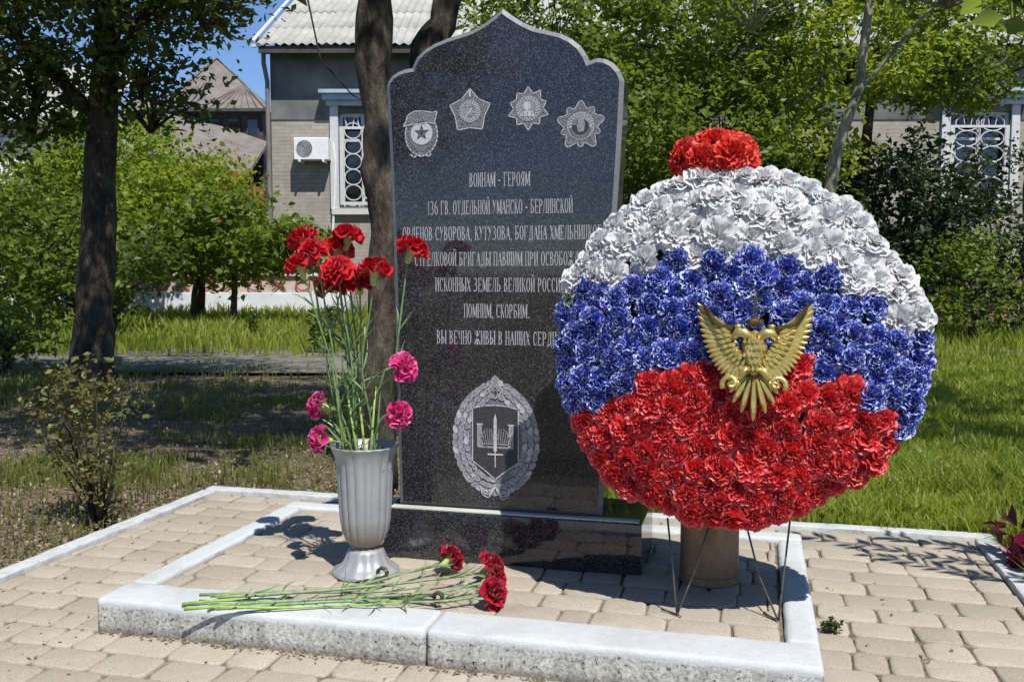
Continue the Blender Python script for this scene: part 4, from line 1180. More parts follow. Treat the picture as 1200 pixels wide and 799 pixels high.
# sunlit maples, middle left
mapl=[(-6.65,16.2,1.95,'slim young maple with a bare dark stem before the pale wall',13),(-5.15,15.6,1.05,'bushy yellow green maple left of the air conditioner',14),(-8.5,16.6,1.0,'green maple seen just right of the dark trunk',15)]
for (u,v,h,lab,sd) in mapl:
    tree('maple_tree',lab,'tree',tuple(B(u,v,-.02)),[pb(u,v,-.05,.13),pb(u+.05,v,.6,.10),pb(u,v,1.3,.085),pb(u-.05,v,h+1,.05)],
     [bb(u,v,h+.65,1.2,1.1,1.0,5400),bb(u+.9,v-.5,h+.05,.8,.7,.5,2400),bb(u-.8,v-.4,h+.35,.9,.7,.6,2500)],M['leaf_lime'] if sd!=15 else M['leaf_mid'],M['bark'],.088,sd,'maples in front of the pale wall',clump=.34,per=34,asp=.75)
tree('maple_tree','lowest bright maple shrub with a rust brown tangle, under the latticed window','shrub',tuple(B(-4.15,14.2,-.02)),[pb(-4.15,14.2,-.05,.05),pb(-4.1,14.2,.9,.04),pb(-4.2,14.2,1.5,.02)],
   [bb(-4.3,14.2,1.35,1.1,.8,.65,2300),bb(-3.2,14.0,1.15,.6,.6,.4,700),bb(-5.3,14.3,1.2,.7,.6,.5,900)],M['leaf_mid'],M['bark'],.12,17,clump=.28,per=30,asp=.7)
# shrubs at left edge
for (u,v,z,ru,rz,n,m,lab,sd,sz) in [(-5.7,11.5,1.15,1.15,.95,3400,'leaf_mid','broad green shrub at the left edge, left of the dark trunk',21,.10),
      (-5.0,12.0,.75,.9,.55,1500,'leaf_dark','low dark shrub half behind the dark trunk',22,.09),
      (-4.35,8.2,.28,.32,.30,700,'leaf_mid','small leafy shrub at the left frame edge beside the path',23,.06)]:
    tree('leafy_shrub',lab,'shrub',tuple(B(u,v,-.03)),[pb(u,v,-.05,.04),pb(u,v,z*.7,.03),pb(u+.1,v,z,.015)],[bb(u,v,z,ru,ru*.8,rz,n),bb(u-.3*ru,v-.4*ru,z*.6,ru*.8,ru*.6,rz*.6,n//3)],M[m],M['bark'],sz,sd,'shrubs on the left side',limbs=[[pb(u,v,z*.3,.02),pb(u-ru*.4,v,z,.01)],[pb(u,v,z*.3,.02),pb(u+ru*.4,v-.2,z*.9,.01)]],clump=.24,per=34)
# weeds on the lawn by the path
for (u,v,h,lab) in ((-2.05,9.9,.42,'thin dark weed on the path edge, left of the pair'),(-1.86,9.8,.45,'thin dark weed on the path edge, nearer the bouquet'),(-3.05,11.2,.3,'small leafy weed in the sunlit grass beyond the path')):
    rng=np.random.default_rng(int(h*1000)); C=np.stack([rng.normal(0,.045,130),rng.normal(0,.045,130),rng.random(130)**.7*h],1)
    t=thing('tall_weed',lab,'weed',tuple(B(u,v,0)),0,'weeds by the path')
    MB().tube([(0,0,-.03),(.01,0,h*.5),(0,0,h)],[.006,.005,.002],6).build('stem',M['stem'],t)
    put('foliage',leaves_mesh('foliage',C,.07,M['leaf_dark'],rng,.45),t)
# right hand mass
right=[(1.0,11.5,[(.55,11.3,3.6,1.3,1.0,.9,4830),(1.0,11.0,2.3,1.2,.9,1.2,5979),(.9,11.0,1.2,1.1,.9,.9,2989)],'leaf_mid','round bright green tree right behind the stele shoulder',31,.088,(.7,11.6)),
 (2.5,12.5,[(2.5,12.2,3.7,1.4,1.0,1.1,5979),(2.6,12.0,2.3,1.3,1.0,1.2,5979),(2.5,11.9,1.3,1.2,.9,.9,2989)],'leaf_mid','dense green tree behind the scarlet top of the wreath',32,.088,(2.45,12.4)),
 (4.0,11.8,[(4.05,11.8,3.55,1.4,1.1,.95,5290),(3.6,11.4,2.3,.55,.7,.5,1000),(3.5,11.4,1.2,.75,.7,.7,1300)],'leaf_lime','yellow green tree over the dark eave on the right',33,.085,(4.4,12.0)),
 (6.2,12.4,[(6.2,12.4,3.75,1.6,1.2,.95,5290),(5.2,12.2,3.3,.9,.8,.4,1300)],'leaf_mid','tree at the upper right corner over the right window',34,.09,(6.9,12.8))]
for (u,v,bl,m,lab,sd,sz,(tu,tv)) in right:
    tree('leafy_tree',lab,'tree',tuple(B(tu,tv,-.03)),[pb(tu,tv,-.05,.11),pb(tu+.03,tv,.8,.085),pb(tu-.05,tv,1.9,.07),pb(tu+.1,tv,3.6,.04)],[bb(*b) for b in bl],M[m],M['bark'],sz,sd,'trees behind the monument on the right',clump=.25,per=62,asp=.62)
tree('gap_shade_tree','dark leaf layer added for shaded gaps behind the bright green trees on the right','tree',tuple(B(1.9,14.6,-.03)),[pb(1.9,14.6,-.05,.14),pb(1.9,14.6,1.5,.11),pb(1.9,14.6,3.4,.07)],  # extra dark layer added so gaps between the trees look shaded
 [bb(1.2,14.6,3.4,1.7,1.0,1.5,3800),bb(3.2,14.8,3.4,1.7,1.0,1.5,3800),bb(2.2,14.4,1.5,2.0,.9,1.2,3400)],M['leaf_con'],M['bark'],.13,38,clump=.35,per=40)
tree('pale_trunk_tree','slender tree with a pale curved trunk rising beside the wreath','tree',tuple(B(2.25,7.6,-.03)),
 [pb(2.25,7.6,-.05,.06),pb(2.3,7.6,.6,.05),pb(2.50,7.6,1.42,.047),pb(2.56,7.6,1.8,.043),pb(2.72,7.6,2.25,.037),pb(2.78,7.6,2.9,.032),pb(2.8,7.6,3.8,.02)],
 [bb(2.6,7.6,3.7,1.3,1.2,.8,2300),bb(1.4,6.4,4.3,1.3,.7,.6,2000),bb(3.9,6.3,4.4,1.3,.8,.6,2000),bb(2.6,4.9,4.6,.7,.35,.35,420),bb(3.9,4.4,4.6,.6,.4,.35,380),bb(3.3,7.4,2.95,.7,.6,.3,330),bb(1.9,7.7,2.85,.5,.5,.28,200)],M['leaf_mid'],M['bark3'],.075,41,
 limbs=[[pb(2.7,7.6,2.2,.02),pb(3.2,7.5,2.8,.012),pb(3.5,7.4,3.0,.006)]],clump=.2,per=24)
for (u,v,z,ru,rz,n,m,lab,sd,sz) in [(4.85,12.2,1.62,1.15,.95,7500,'leaf_con','dark bush hiding the lower part of the right window',51,.085),
      (5.9,11.6,1.25,1.0,1.2,4300,'leaf_con','blackish evergreen bush at the right frame edge',52,.07),
      (3.55,12.3,1.7,.85,.75,2400,'leaf_dark','dark bush right of the pale curved trunk',53,.085),
      (5.25,10.9,.75,.65,.55,1700,'leaf_mid','lighter shrub in front of the blackish evergreen bush',54,.07)]:
    tree('leafy_bush',lab,'bush',tuple(B(u,v,-.03)),[pb(u,v,-.05,.04),pb(u,v,z*.7,.03),pb(u+.1,v,z,.015)],[bb(u,v,z,ru,ru*.8,rz,n),bb(u,v-.3*ru,z*.55,ru*.7,ru*.6,rz*.5,n//4)],M[m],M['bark'],sz,sd,'bushes along the right hand wall',limbs=[[pb(u,v,z*.3,.02),pb(u-ru*.4,v,z,.01)],[pb(u,v,z*.3,.02),pb(u+ru*.4,v-.2,z*.9,.01)]],clump=.24,per=36,hollow=.3)
# near branch hanging in from a tree on the right, out of frame
tree('broadleaf_tree','broad leaved tree whose bright leaves hang into the upper right corner','tree',tuple(B(3.3,2.6,-.03)),
 [pb(3.3,2.6,-.05,.12),pb(3.25,2.6,1.0,.10),pb(3.2,2.7,2.2,.08),pb(3.1,2.9,3.4,.05)],
 [bb(1.70,3.2,1.69,.22,.2,.06,52),bb(3.0,3.2,2.6,.8,.8,.5,260),bb(3.5,3.9,3.4,1.0,1.0,.8,700)],M['leaf_big'],M['bark'],.115,61,
 limbs=[[pb(3.2,2.7,1.9,.03),pb(2.6,3.1,2.15,.015),pb(1.75,3.2,1.74,.005)]],clump=.17,per=12,asp=.6,hollow=.1,droop=.8)
# hanging leaves at the top, in front of the tiled eave
def twig(name,label,P,r,leaves,size,m,seed,cat='branch'):
    rng=np.random.default_rng(seed); t=thing(name,label,cat,tuple(P[0])); b=Vector(P[0])
    MB().tube([Vector(p)-b for p in P],[r*(1-.75*i/(len(P)-1)) for i in range(len(P))],6).build('stem',M['bark'],t,True)
    C=[]
    for (c,s,n) in leaves: C.append(np.array(c)-np.array(b)+rng.normal(size=(n,3))*s)
    if C: put('leaves',leaves_mesh('leaves',np.concatenate(C),size,m,rng,.5,.4,.7),t)
# a compound-leaf branch out of frame to the right whose shade falls on the right paving
rng=np.random.default_rng(9)
tr=thing('unseen_ash_tree','unseen ash tree with feathery leaflets, out of frame right of the paving, shading its edge','tree',(3.3,1.2,-.03))
b=Vector((3.3,1.2,-.03))
MB().tube([Vector(p)-b for p in [(3.3,1.2,-.05),(3.28,1.2,1.2),(3.2,1.15,2.4),(3.1,1.1,3.6)]],[.1,.085,.07,.04],12,True,.05,random.Random(2)).build('trunk',M['bark'],tr,True)
def sunup(x,y,h): k=h/SUN.z; return Vector((x+SUN.x*k,y+SUN.y*k,h))
CC=[]; DD=[]
brs=[(sunup(.70,2.66,1.15),sunup(.34,2.84,1.15)),(sunup(.62,2.82,1.2),sunup(.16,3.00,1.2)),(sunup(.70,2.94,1.1),sunup(.42,3.04,1.1))]
lf=MB(); bmx=MB()
for (p,q) in brs:
    bmx.tube([Vector((3.22,1.17,2.1))-b,p.lerp(Vector((3.22,1.17,2.1)),.5)+Vector((0,0,.15))-b,p-b,q-b],[.022,.015,.006,.002],6)
    d=(q-p).normalized(); s=d.cross(Vector((0,0,1))).normalized()
    r=random.Random(int(p.x*100))
    for i in range(11):
        for sd in (1,-1):
            c=p.lerp(q,(i+r.uniform(-.2,.2))/10); dd=(d*.75+s*sd*r.uniform(.35,.8)+Vector((0,0,r.uniform(-.2,.1)))).normalized(); w=dd.cross(Vector((0,0,1))).normalized(); L=r.uniform(.06,.095)
            if r.random()<.12: continue
            lf.quad(c-b,c+dd*L*.5+w*L*.17-b,c+dd*L-b,c+dd*L*.5-w*L*.17-b)
bmx.build('branch',M['bark'],tr,True); lf.build('leaflets',M['leaf_mid'],tr)
C=clumps([(3.6,1.0,3.9,1.1,1.1,.9,1500)],rng,.25,30,.3)
put('crown',leaves_mesh('crown',C-np.array(b),.08,M['leaf_mid'],rng),tr)
twig('hanging_twig','broad dark leaves hanging from the top edge left of the forked trunk',[(-1.55,3.3,2.4),(-1.50,3.0,2.1),(-1.45,2.85,1.80),(-1.42,2.82,1.68)],.006,[((-1.50,2.95,1.92),.05,14),((-1.44,2.84,1.74),.035,8)],.10,M['leaf_dark'],71)
twig('hanging_twig','long thin bare twig arching before the fibre cement roof',[tuple(B(-1.45,6.2,3.0)),tuple(B(-1.30,6.2,2.55)),tuple(B(-1.22,6.2,2.15)),tuple(B(-1.02,6.2,1.93)),tuple(B(-.85,6.2,1.84))],.009,[],.05,M['leaf_dark'],72)

# trees behind the viewer: mirrored in the polished stone and shading the yard
for i,(x,y,h,rr_,lab) in enumerate(((-5.5,-6.5,3.6,2.2,'large round tree behind the viewer on the left'),(1.0,-9.5,3.4,2.0,'large round tree straight behind the viewer'),(6.5,-8.0,3.8,2.2,'large round tree behind the viewer on the right'))):
    tree('park_tree',lab,'tree',(x,y,-.03),[(x,y,-.05,.2),(x,y,1.5,.15),(x+.1,y,h,.1)],[(x,y,h,rr_,rr_,1.7,3000)],M['leaf_dark'],M['bark'],.22,80+i,'park trees behind the viewer',clump=.5,per=40)

# small plants near the paving
def plant(name,label,cat,base,blobs,m,size,seed,stems,asp=.5,clump=.06,per=10,sm='bark',sr=.004):
    rng=np.random.default_rng(seed); t=thing(name,label,cat,base); b=Vector(base); mb=MB(); rr=random.Random(seed)
    for k in range(stems):
        a=rr.uniform(0,6.3); bl=blobs[k%len(blobs)]
        e=Vector((bl[0]+bl[3]*.7*cos(a),bl[1]+bl[4]*.7*sin(a),bl[2]+bl[5]*rr.uniform(-.3,.9)))-b
        mb.tube(curve_pts((rr.uniform(-.02,.02),rr.uniform(-.02,.02),-.02),e,4,(0,0,.02),rr,.05),[sr,sr*.9,sr*.8,sr*.6,sr*.3],5)
    mb.build('stems',M[sm],t,True)
    C=clumps(blobs,rng,clump,per,.1)
    put('leaves',leaves_mesh('leaves',C-np.array(base),size,m,rng,asp,.3,0),t)
plant('barberry_bush','small brownish thorny bush beside the left edge of the paving','bush',(-2.12,2.72,-.04),[(-2.17,2.72,.33,.19,.16,.20,820),(-2.10,2.70,.12,.10,.09,.13,260),(-2.27,2.75,.20,.14,.12,.12,190)],M['leaf_dry'],.024,91,26,.6,.05,9)
plant('burgundy_plant','burgundy leaved plant beyond the right edge of the paving','plant',(.83,2.83,-.04),[(.83,2.83,.08,.15,.13,.13,330),(.95,2.90,.12,.14,.13,.11,200)],M['leaf_wine'],.055,92,14,.75,.05,9,'stem')
plant('burgundy_seedling','little burgundy plant just behind the right end of the plinth','plant',(-.385,3.22,-.04),[(-.385,3.22,.03,.05,.04,.05,60)],M['leaf_wine'],.035,93,6,.7,.03,8,'stem')
plant('shadow_leaf_tuft','little dark leaf tuft standing in for a shadow beyond the right kerb of the platform','shadow mark',(.175,2.19,.003),[(.178,2.20,.014,.018,.035,.010,60)],M['leaf_con'],.016,94,5,.5,.015,8)  # dark leaves put in place of a shadow on the paving

# =================================================================== GRASS
def grass(name,label,region,n,h0,m,seed,dens=None,wk=1.0):
    rng=np.random.default_rng(seed)
    # evenly by apparent area: nearer ground carries more and finer blades
    v=region[2]*(region[3]/region[2])**rng.random(n*3)
    q=rng.random(n*3); u=(region[0]+(region[1]-region[0])*q)*v
    x=RV[0]*u+FV[0]*v; y=RV[1]*u+FV[1]*v
    keep=~((x>-1.96)&(x<.72)&(y<3.125))
    pn=(vnoise(x,y,1.6)-.5)*1.3; keep&=~((v>8.15+pn)&(v<10.1+pn*.8)&(rng.random(n*3)>.35))
    if dens is not None: keep&=rng.random(n*3)<dens(x,y,u,v)
    x=x[keep][:n];y=y[keep][:n];v=v[keep][:n]; k=len(x)
    tuft=vnoise(x,y,9)*.7+vnoise(x,y,2.3)*.5
    h=h0*(.5+tuft)*(.6+.8*rng.random(k))*(1+.03*v)
    w=(.0020+.0009*v)*wk*(.7+.6*rng.random(k))
    a=rng.random(k)*2*pi; dx=np.cos(a);dy=np.sin(a); la=rng.random(k)*2*pi; ln=h*(.15+.75*rng.random(k)**1.5); lx=np.cos(la)*ln;ly=np.sin(la)*ln
    z0=np.full(k,-.045)
    P=np.stack([x,y,z0],1); Dw=np.stack([dx*w,dy*w,0*w],1); 
    mid=P+np.stack([lx*.35,ly*.35,h*.6+.02],1); tip=P+np.stack([lx,ly,h+.02],1)
    V=np.stack([P-Dw,P+Dw,mid-Dw*.7,mid+Dw*.7,tip],1).reshape(-1,3)
    b=np.arange(k)[:,None]*5
    F=np.concatenate([b+np.array([[0,1,3]]),b+np.array([[0,3,2]]),b+np.array([[2,3,4]])])
    r=np.repeat(np.clip(rng.random(k)*.6+vnoise(x,y,1.3)*.5-.05,0,1),5)
    o=put(name,fast_mesh(name,V,F,m,r)); tag(o,label,'grass',kind='stuff'); return o
def lawnd(x,y,u,v): return np.where((u>-.35)&(v<7.9),1.0,0)
grass('lawn','bright sunlit lawn right of the monument',(-.12,.74,2.2,9.2),120000,.060,M['grass'],1,lambda x,y,u,v:np.where(((x>-.9)&(y>3.12))|(x>.72),1.0,0),1.15)
grass('far_grass','long grass beyond the path',(-.74,.74,9.4,22),42000,.11,M['grass'],2,lambda x,y,u,v:np.clip(.35+vnoise(x,y,.7)*1.2,0,1),1.0)
def leftd(x,y,u,v):
    g=vnoise(x,y,.9)*.6+vnoise(x,y,3.1)*.5
    band=np.exp(-((v-6.6)/.9)**2)*.35+np.exp(-((y-3.5)/.35)**2)*.25*(x>-2.8)+np.exp(-((v-4.0)/.5)**2)*.2*(u<-1.5)
    return np.where((x<-.9),np.clip((g-.63+band)*2.8,.06,1)*.85,0)
grass('rough_grass','patchy rough grass on the bare earth left of the monument',(-.78,.05,2.3,8.9),52000,.022,M['grass_dim'],3,leftd,.6)
# leaf litter and clods on the bare earth
rng=np.random.default_rng(12); n=20000
v=2.6*(7.8/2.6)**rng.random(n*2); u=(-.72+.75*rng.random(n*2))*v; x=RV[0]*u+FV[0]*v; y=RV[1]*u+FV[1]*v
k=((x<-1.97)|(y>3.14))&(x<-.3); x=x[k][:n];y=y[k][:n]
C=np.stack([x,y,-.030+(vnoise(x,y,.8)-.5)*.05+(vnoise(x,y,2.5)-.5)*.03+rng.random(len(x))*.012],1)
lm=leaves_mesh('leaf_litter',C,.015,M['litter'],rng,.65,2.5,0,.5)
tag(put('leaf_litter',lm),'dry brown leaf litter scattered over the bare earth','leaf litter',kind='stuff')
# crumbs of dirt and bits of leaf on the pavers
C=np.stack([rng.uniform(-1.88,.64,420),rng.uniform(1.5,3.05,420),np.full(420,.003)],1); k=~((C[:,0]>PX0-.01)&(C[:,0]<PX1+.01)&(C[:,1]>PY0-.01)&(C[:,1]<PY1+.01)); C=C[k]
k2=rng.random(len(C))<np.where(C[:,0]<-1.42,1,.45); C=C[k2]
tag(put('paving_debris',leaves_mesh('paving_debris',C,.011,M['litter'],rng,.5,3,0,.6)),'dry leaf bits scattered over the beige pavers','debris',kind='stuff')

C=np.stack([rng.uniform(-1.40,.13,420),1.790-np.abs(rng.normal(0,.010,420)),np.full(420,.003)],1)
tag(put('joint_dirt',leaves_mesh('joint_dirt',C,.009,M['litter'],rng,.6,3,0,.6)),'line of crumbs and dry bits along the foot of the white kerb','debris',kind='stuff')
# =================================================================== BUILDINGS
def bthing(name,label,cat,u,v,z=0,group=None,rz=0): return thing(name,label,cat,tuple(B(u,v,z)),YAW+rz,group)
# ---- long house
HU,HV=-4.72,19.0       # left corner, facade distance
GL=.0
house=bthing('brick_house','long sand brick house with a pale corrugated roof, behind the trees','house',HU,HV)
HL=18.7; HD=8.0; EZ=5.10
ca=.37; 
mb=MB()
# front wall with two window openings
wins=[(1.32,2.24,2.10,3.92),(13.29,14.49,2.25,3.95)]
xs=[0]+[w for q in wins for w in q[:2]]+[HL]; Zs=[-.1,3.80]
def wallrect(mb,x0,x1,z0,z1,y=0,th=.3): mb.box(x0,x1,y,y+th,z0,z1)
x=0
for (a,b_,z0,z1) in wins:
    wallrect(mb,x,a,-.1,3.78); wallrect(mb,a,b_,-.1,z0); x=b_
wallrect(mb,x,HL,-.1,3.78)
mb.box(0,.3,.3,HD,-.1,EZ-.02); mb.box(HL-.3,HL,.3,HD,-.1,EZ-.02); mb.box(.3,HL-.3,HD-.3,HD,-.1,EZ-.02)
mb.build('wall',M['brick_far'],house)
mb=MB(); x=0
for (a,b_,z0,z1) in wins:
    wallrect(mb,x,a,3.785,EZ,-.02,.3); wallrect(mb,a,b_,z1,EZ,-.02,.3); x=b_
wallrect(mb,x,HL,3.785,EZ,-.02,.3)
mb.build('upper_wall',M['plaster_dark'],house)
def shrub_mesh(): pass
for wi,(a,b_,z0,z1) in enumerate(wins):
    w=MB(); f=.07
    w.box(a,a+f,.06,.16,z0,z1); w.box(b_-f,b_,.06,.16,z0,z1); w.box(a+f,b_-f,.06,.16,z0,z0+f); w.box(a+f,b_-f,.06,.16,z1-f,z1); m_=(a+b_)/2; w.box(m_-.03,m_+.03,.07,.15,z0+f,z1-f); w.box(a+f,m_-.03,.07,.15,z1-.55,z1-.5); w.box(m_+.03,b_-f,.07,.15,z1-.55,z1-.5)
    win=w.build('window',M['white'],house)
    MB().box(a+f,b_-f,.10,.115,z0+f,z1-f).build('pane',M['glass'],win)
    MB().box(a-.16,a-.002,-.07,.05,z0-.05,z1+.12).build('surround',M['white'],win); MB().box(b_+.002,b_+.16,-.07,.05,z0-.05,z1+.12).build('surround',M['white'],win)
    s=MB(); s.box(a-.14,b_+.14,-.10,.04,z0-.16,z0-.055); s.build('sill',M['white'],win)
    s=MB(); s.box(a-.22,b_+.22,-.14,.04,z1+.122,z1+.22); s.box(a-.28,b_+.28,-.24,.04,z1+.222,z1+.33); s.box(a-.33,b_+.33,-.32,.04,z1+.332,z1+.40); s.build('cornice',M['bluegrey'],win)
    gr=MB(); gx=[a+.1+i*(b_-a-.2)/4 for i in range(5)]
    for X in (gx[0],gx[2],gx[4]): gr.tube([(X,-.02,z0+.06),(X,-.02,z1-.30)],.014,6)
    zz=z0+.12; i=0
    while zz<z1-.30:
        for c in (1,3):
            rr2=(gx[2]-gx[0])/2*.92
            P=[(gx[c]+rr2*cos(t*pi/8),-.02,zz+.15+.15*sin(t*pi/8)) for t in range(17)]; gr.tube(P,.013,5,False)
        zz+=.30
    gr.box(a+.02,b_-.02,-.035,-.005,z0+.03,z0+.09); gr.box(a+.02,b_-.02,-.035,-.005,z1-.32,z1-.27); gr.box(a+.02,a+.09,-.035,-.005,z0+.09,z1-.32); gr.box(b_-.09,b_-.02,-.035,-.005,z0+.09,z1-.32)
    for t in range(6): gr.tube([((a+b_)/2+(t-2.5)*.12,-.02,z1-.27),((a+b_)/2+(t-2.5)*.12+.04*(1 if t%2 else -1),-.02,z1-.04)],.012,5)
    gr.build('window_grille',M['white'],win)
# roof: rows of corrugated sheets
SW_,SLn=1.13,1.28
def corr_sheet(w,l,pitch=.15,amp=.026,n=8):
    k=int(w/pitch); S=k*4; mb=MB()
    for i in range(S+1):
        x=w*i/S; z=amp*sin(2*pi*i/4+.4)
        for (y,dz) in ((0,0),(l,0)): mb.v.append((x,y,z+dz))
    for i in range(S): a=2*i; mb.f.append((a,a+2,a+3,a+1))
    n0=len(mb.v)
    for i in range(S+1):
        x=w*i/S; z=amp*sin(2*pi*i/4+.4)-.012; mb.v+=[(x,0,z),(x,l,z)]
    for i in range(S): a=n0+2*i; mb.f.append((a+1,a+3,a+2,a)); mb.f.append((2*i,n0+2*i,n0+2*i+2,2*i+2))
    return mb.mesh('roof_sheet',M['roofsheet'],True)
sheet=corr_sheet(SW_+.04,SLn+.12)
sl=math.atan2(2.05,4.0); nrow=4
r=random.Random(3)
for row in range(nrow-1,-1,-1):
    for c in range(int((HL+.6)/SW_)+1):
        y=-.55+row*SLn*cos(sl); z=EZ+.02+row*SLn*sin(sl)+row*.012
        o=bpy.data.objects.new('roof_sheet',sheet); col.objects.link(o); o.parent=house; o.location=(-.12+c*SW_,y,z+r.uniform(-.006,.006)); o.rotation_euler=(sl,0,r.uniform(-.003,.003))
rz_=EZ+.02+nrow*SLn*sin(sl)
mb=MB(); yt=-.55+nrow*SLn*cos(sl)
mb.quad((-.12,yt,rz_),(HL+.4,yt,rz_),(HL+.4,HD+.5,EZ),(-.12,HD+.5,EZ)); mb.build('rear_roof',M['roofbrown'],house)
MB().tube([(-.16,yt,rz_+.05),(HL+.45,yt,rz_+.05)],.11,10).build('ridge_cap',M['roofsheet'],house,True)
mb=MB(); mb.box(-.1,HL+.35,-.50,-.46,EZ-.14,EZ-.01); mb.box(-.1,HL+.35,-.46,-.02,EZ-.06,EZ-.03); mb.build('soffit',M['darkwood'],house)
mb=MB(); mb.poly((0,.0,EZ),(0,HD,EZ),(0,yt,rz_-.05)); mb.poly((HL,0,EZ),(HL,yt,rz_-.05),(HL,HD,EZ)); mb.build('gable',M['plaster_dark'],house)
mb=MB(); mb.box(-.20,-.12,-.6,-.52,EZ-.05,EZ); 
d0=Vector((-.19,-.58,EZ+.05));d1=Vector((-.19,yt,rz_+.12))
mb.tube([d0,d1],.035,6); mb.build('verge_board',M['white'],house)
mb=MB(); mb.tube([(-.10,-.12,EZ+.15),(-.10,-.12,EZ-.25),(-.04,-.10,EZ-.6),(-.03,-.10,.2)],.045,8); mb.box(-.22,.04,-.22,-.02,EZ+.12,EZ+.22); mb.build('downpipe',M['roofbrown'],house)
# air conditioner
ac=bthing('air_conditioner','white air conditioner box on the brick wall left of the latticed window','air conditioner',HU+.52,HV-.36,2.98)
MB().box(0,.66,0,.30,0,.42,.02).build('casing',M['ac'],ac)
MB().lathe([(.001,-.004),(.15,-.004),(.155,.0)],28).xform(Matrix.Translation((.20,-.004,.21))@Matrix.Rotation(radians(90),4,'X')).build('fan',M['acdark'],ac)
gm=MB()
for k in range(5): gm.tube([(.20+(.03+.03*k)*cos(t*pi/10),-.014,.21+(.03+.03*k)*sin(t*pi/10)) for t in range(21)],.005,4,False)
gm.build('fan_guard',M['white'],ac)
mb=MB(); mb.box(.08,.12,-.02,.36,-.05,-.002); mb.box(.54,.58,-.02,.36,-.05,-.002); mb.tube([(.70,.30,.35),(.74,.30,.0),(.72,.3,-.5),(.66,.3,-1.5)],.025,6); mb.build('bracket',M['ac'],ac)
# ---- pale wall with rusty ornament, left
wall=bthing('whitewashed_wall','low whitewashed yard wall with a rusty ornament band, behind the maples','wall',-8.6,18.2)
mb=MB(); mb.box(0,1.15,0,.2,-.1,1.0,.01); mb.box(1.155,5.5,.02,.2,-.1,.42,.01); mb.box(1.155,5.5,.02,.2,.74,.86,.01); mb.build('wall_face',M['whitewall'],wall)
MB().box(1.16,5.45,.08,.14,.425,.735).build('pink_panel',simple('faded_pink_panel',(.50,.40,.37),.85,.2,6),wall)
mb=MB(); mb.box(1.16,5.46,-.02,.04,.87,.92); mb.build('rail',M['redtrim'],wall)
for i in range(9):
    o=MB(); X=1.4+i*.46
    if i%2: o.tube([(X+.13*cos(t*pi/8),.03,.58+.12*sin(t*pi/8)) for t in range(17)],.016,5,False)
    else: o.tube([(X-.13,.03,.46),(X+.13,.03,.70)],.016,5); o.tube([(X-.13,.045,.70),(X+.13,.045,.46)],.016,5)
    o.build('ornament',M['redtrim'],wall)
# ---- far left brown-roofed house
fh=bthing('brown_roof_house','far house with a steep brown roof and dark board dormer','house',-11.15,31.0)
mb=MB(); mb.box(.2,3.1,.3,5,-.1,6.0); mb.build('wall',M['darkwood'],fh)
mb=MB(); e0,e1=(3.35,6.08),(-.2,6.1); pk=(1.0,2.4,8.1)
mb.poly((-.2,0,6.0),(3.3,0,6.0),(2.0,2.2,7.2),pk); mb.poly((3.3,0,6.0),(3.3,5.2,6.0),(2.0,2.6,7.2),(2.0,2.2,7.2)); mb.poly((3.3,5.2,6.0),(-.2,5.2,6.0),pk,(2.0,2.6,7.2)); mb.poly((-.2,5.2,6.0),(-.2,0,6.0),pk)
mb.build('roof',M['roofbrown'],fh)
MB().tube([(3.3,0,6.03),(2.0,2.2,7.24),(1.0,2.4,8.14),(-.2,0,6.03)],.05,6).build('hip_tiles',M['roofbrown'],fh)
rb=MB()
for k in range(12):
    f=(k+1)/13; x_=-.2+3.5*f; T=Vector((1.0,2.4,7.78)) if x_<1.0 else Vector((2.0,2.2,7.23)); q=Vector((x_,-.01,6.03)); rb.tube([q,q.lerp(T,.92)],.025,4)
rb.build('roof_ribs',M['roofbrown'],fh)['kind']='stuff'
MB().box(-.2,3.3,-.06,-.01,5.93,6.03).build('eave_board',M['darkwood'],fh)
for k in range(3):
    w=MB().box(1.35+k*.62,1.75+k*.62,.24,.30,5.0,5.75).build('window',M['darkwood'],fh); MB().box(1.39+k*.62,1.71+k*.62,.225,.238,5.04,5.71).build('pane',M['glass'],w)
mb=MB(); mb.poly((-2.0,-2.4,4.3),(3.3,-2.4,3.7),(3.3,.2,5.0),(-.9,.2,6.4)); mb.poly((-2.0,-2.4,4.22),(-.9,.2,6.3),(3.3,.2,4.92),(3.3,-2.4,3.62)); mb.build('lean_to_roof',M['roofbrown'],fh)
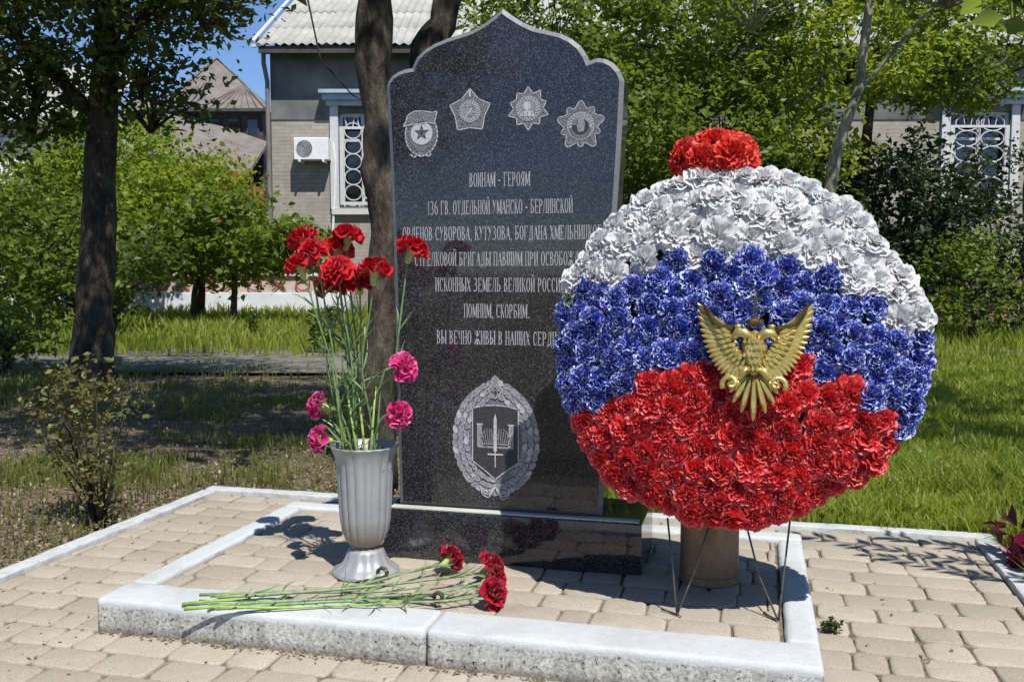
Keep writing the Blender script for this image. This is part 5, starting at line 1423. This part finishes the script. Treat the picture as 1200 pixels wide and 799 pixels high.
mb=MB(); mb.poly((-1.9,-2.5,4.45),(-1.9,-2.5,4.15),(3.3,-2.5,3.45),(3.3,-2.5,3.75)); mb.build('fascia',M['redtrim'],fh)
MB().box(-1.8,3.1,-2.2,.25,-.1,3.5).build('lower_wall',M['orange'],fh)
# ---- white brick house at far left
wh=bthing('white_brick_house','white brick house glimpsed through leaves at the far left','house',-15.5,23.5)
MB().box(0,5.4,0,6,-.1,4.4).build('wall',M['brick_white'],wh)
mb=MB()
sh2=corr_sheet(SW_+.03,SLn+.1)
for row in range(3):
    for c in range(5):
        o=bpy.data.objects.new('roof_sheet',sh2); col.objects.link(o); o.parent=wh; o.location=(-.3+c*SW_+.2,-.4+row*SLn*.87,4.42+row*SLn*.5); o.rotation_euler=(radians(30),0,0)
MB().box(-.2,5.6,-.42,-.36,4.25,4.40).build('eave_board',M['darkwood'],wh)
w=MB().box(2.6,3.7,-.05,-.002,1.6,3.0).build('window',M['white'],wh); MB().box(2.68,3.62,-.065,-.052,1.68,2.92).build('pane',M['glass'],w)
# ---- right hand low block wall
bw=bthing('block_wall','low wall of faded red blocks with a pale cap, right of the wreath','wall',4.1,14.5)
MB().box(.01,5.0,.05,.22,-.1,.95).build('mortar_core',M['capstone'],bw)
bl=MB().box(0,.38,0,.06,0,.17,.008).mesh('block',M['redbrick']); r=random.Random(6)
for row in range(5):
    for c in range(13):
        x=c*.39+(row%2)*.19
        if x>4.6: continue
        o=bpy.data.objects.new('block',bl); col.objects.link(o); o.parent=bw; o.location=(x,-.005+r.uniform(-.008,.008),row*.185+.01)
for c in range(5): MB().box(c*1.0+.004,c*1.0+.996,-.06,.28,.955,1.06,.012).build('cap_stone',M['capstone'],bw)
# overhead wires
def cable(lab,p,q,sag):
    P=[]
    for i in range(13): f=i/12; x=Vector(p).lerp(Vector(q),f); x.z-=sag*4*f*(1-f); P.append(x)
    b=P[0].copy(); tag(MB().tube([x-b for x in P],.007,5).build('cable',M['acdark'],None,True,tuple(b)),lab,'cable')
cable('thin dark cable running to the left end of the pale roof',B(-10.5,26,8.0),B(HU,19.2,5.35),.25)
